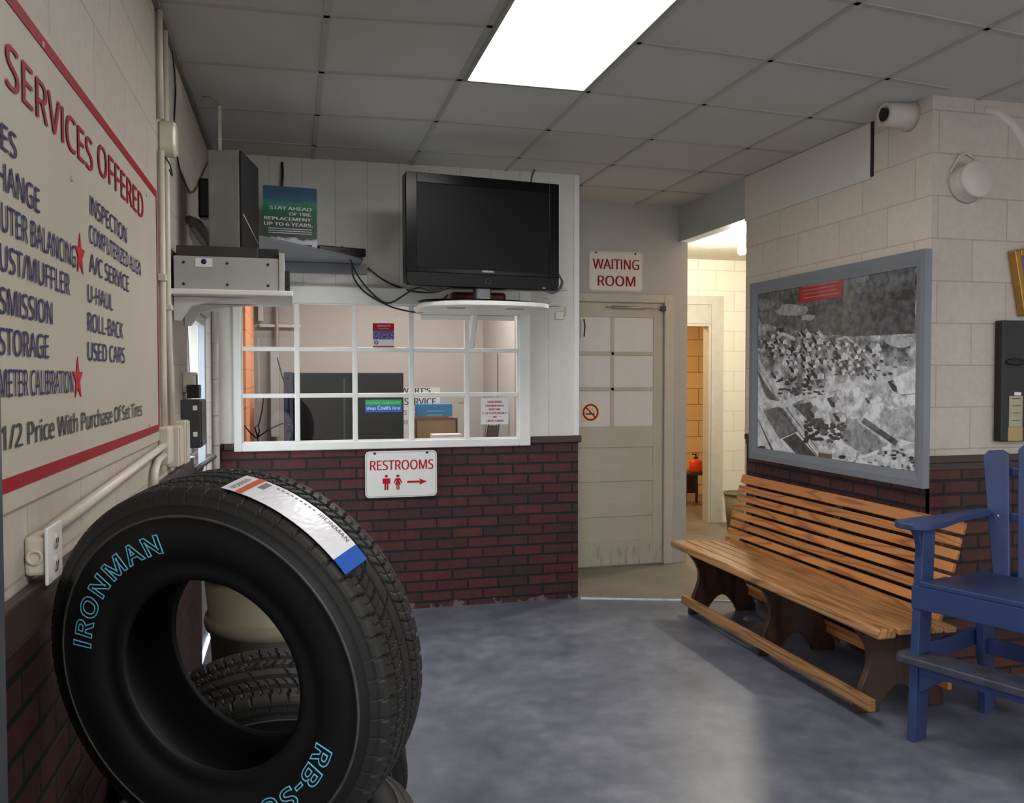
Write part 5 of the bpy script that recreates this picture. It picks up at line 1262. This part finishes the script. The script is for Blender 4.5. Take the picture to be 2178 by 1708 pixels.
mb = MB(); mb.prism([(.03*math.cos(a)*(1+.3*math.sin(3*a)), .036*math.sin(a)) for a in (2*math.pi*k/14 for k in range(14))], 'z', .145, .1535, 0, M); mb.build('hole', m_blkmat, t)
mb = MB(); mb.tube([at(2085, 236, y=YP+.03), at(2115, 242, y=YP+.027), at(2150, 268, y=YP+.024), at(2178, 318, y=YP+.024), at(2192, 390, y=YP+.025), at(2198, 470, y=YP+.03)], .035, 14); mb.build('plastered_pipe', m_pil, None, 'white plastered pipe bending down the pillar face from the ceiling', 'pipe')
t = thing('black_plaque', 'tall black board with pasted paper label hanging on the pillar', 'plaque', (3.6, YP, 1.2))
mb = MB(); A = at(2136, 685, y=YP-.06); mb.box((A.x, YP-.05, 1.185), (A.x+.34, YP-.002, 1.785), .006); mb.build('board', plain('charcoal_board', (30, 30, 30), .5), t)
mb = MB(); mb.lathe([(.03, 0), (.038, .004), (.034, .008), (.0, .006)], Matrix.Translation((A.x+.08, YP-.05, 1.58)) @ Matrix.Rotation(math.pi/2, 4, 'X') @ Matrix.Diagonal((1.6, .5, 1, 1)), 24); mb.build('pull', m_blkmat, t)
mb = MB(); a, b_ = at(2146, 908, y=YP-.052), at(2175, 842, y=YP-.052); mb.box((a.x, YP-.053, a.z), (b_.x, YP-.05, b_.z)); pl = mb.build('paper_label', plain('aged_paper', (168, 160, 132), .7), t)
mb = MB(); a2, b2 = at(2144, 938, y=YP-.052), at(2175, 908, y=YP-.052); mb.box((a2.x, YP-.053, a2.z), (b2.x, YP-.05, b2.z)); mb.build('tan_label', plain('tan_paper', (172, 150, 96), .7), t)
mb = MB(); mb.box((a.x+.03, YP-.053, b_.z+.003), (b_.x-.01, YP-.05, b_.z+.018)); mb.build('tape', m_paper, t)
mb = MB()
for k in range(5): mb.box((a.x+.015, YP-.0535, a.z+.03+.036*k), (b_.x-.012, YP-.053, a.z+.034+.036*k))
mb.build('print_lines', m_dgrey, pl)
t = thing('gold_frame', 'gilt wooden picture frame tilted on pillar above the black board', 'picture', (3.7, YP, 1.8))
p, q = at(2156, 533, y=YP-.04), at(2180, 690, y=YP-.04)
ang = math.atan2(q.x-p.x, p.z-q.z)
M = Matrix.Translation((p.x, YP-.002, p.z)) @ Matrix.Rotation(ang*-1, 4, 'Y')
m_gold = plain('gilt', (176, 128, 62), .35, .5, var=.2, scale=30)
for a, b_ in (((0, -.045, -.33), (.035, 0, 0)), ((.375, -.045, -.33), (.41, 0, 0)), ((.035, -.045, -.035), (.375, 0, 0)), ((.035, -.045, -.33), (.375, 0, -.295))):
    mb = MB(); mb.box(a, b_, .006, M); mb.build('frame_member', m_gold, t)
mb = MB(); mb.box((.03, -.02, -.30), (.38, -.004, -.03), 0, M); mb.build('picture', plain('dark_picture', (92, 92, 110), .4, var=.3, scale=5), t)

# ------------------------------------------------------------------ hall and restroom things
t = thing('bare_bulb', 'glowing bare bulb in porcelain holder on the hall ceiling', 'lamp', (3.69, 6.56, 2.53))
bx, by = 3.69, 6.56
mb = MB(); mb.lathe([(.055, 2.70), (.055, 2.675), (.035, 2.66), (.03, 2.635), (.0, 2.635)], Matrix.Translation((bx, by, 0)), 28); mb.build('holder', m_white, t)
mb = MB(); mb.lathe([(.0, 2.535), (.02, 2.538), (.034, 2.552), (.038, 2.572), (.032, 2.598), (.017, 2.62), (.015, 2.636)], Matrix.Translation((bx, by, 0)), 28); mb.build('bulb', emit('bulb_glow', (255, 246, 226), 60.0), t)
t = thing('wicker_basket', 'small olive wicker waste basket behind the left end of the bench', 'basket', (4.18, 7.66, 0))
m_wick = plain('olive_wicker', (112, 104, 78), .7, var=.25, scale=40, bmp=.5)
mb = MB(); MM = Matrix.Translation((4.24, 7.55, .004)); mb.lathe([(0, .0), (.115, .0), (.15, .36), (.142, .36), (.108, .012), (0, .012)], MM, 36); mb.build('body', m_wick, t)
mb = MB(); mb.lathe([(.146, .35), (.157, .35), (.157, .37), (.146, .37)], MM, 36, closed=True); mb.build('rim', m_wick, t)
q = at(1478, 1003, y=9.2)
t = thing('restroom_stand', 'small dark wooden stand in the restroom carrying an orange bottle', 'stand', (q.x, 9.2, 0))
m_dw = plain('dark_wood', (66, 46, 34), .5)
mb = MB(); mb.box((q.x-.20, 9.06, q.z-.03), (q.x+.11, 9.36, q.z), .004); mb.build('top', m_dw, t)
for x in (q.x-.18, q.x+.07):
    for y in (9.08, 9.31): mb = MB(); mb.box((x, y, .005), (x+.025, y+.025, q.z-.03), .002); mb.build('leg', m_dw, t)
mb = MB(); mb.box((q.x-.17, 9.3, .12), (q.x+.06, 9.32, q.z-.05)); mb.build('back_panel', m_dw, t)
t = thing('soap_bottle', 'orange pump soap bottle on the small restroom stand', 'bottle', (q.x, 9.15, q.z))
MM = Matrix.Translation((q.x-.01, 9.16, q.z+.001)) @ Matrix.Diagonal((1, .7, 1, 1))
mb = MB(); mb.lathe([(0, 0), (.075, 0), (.08, .01), (.08, .11), (.07, .135), (.03, .155), (.0, .156)], MM, 28); mb.build('body', plain('orange_plastic', (226, 74, 24), .35), t)
mb = MB(); mb.lathe([(.026, .155), (.026, .175), (.01, .178), (.009, .205), (.0, .205)], MM, 20); mb.box((-.045, -.008, .2), (.012, .008, .215), .003, MM); mb.build('pump', m_blk, t)

for o in LOCALS: del o['local_frame_']
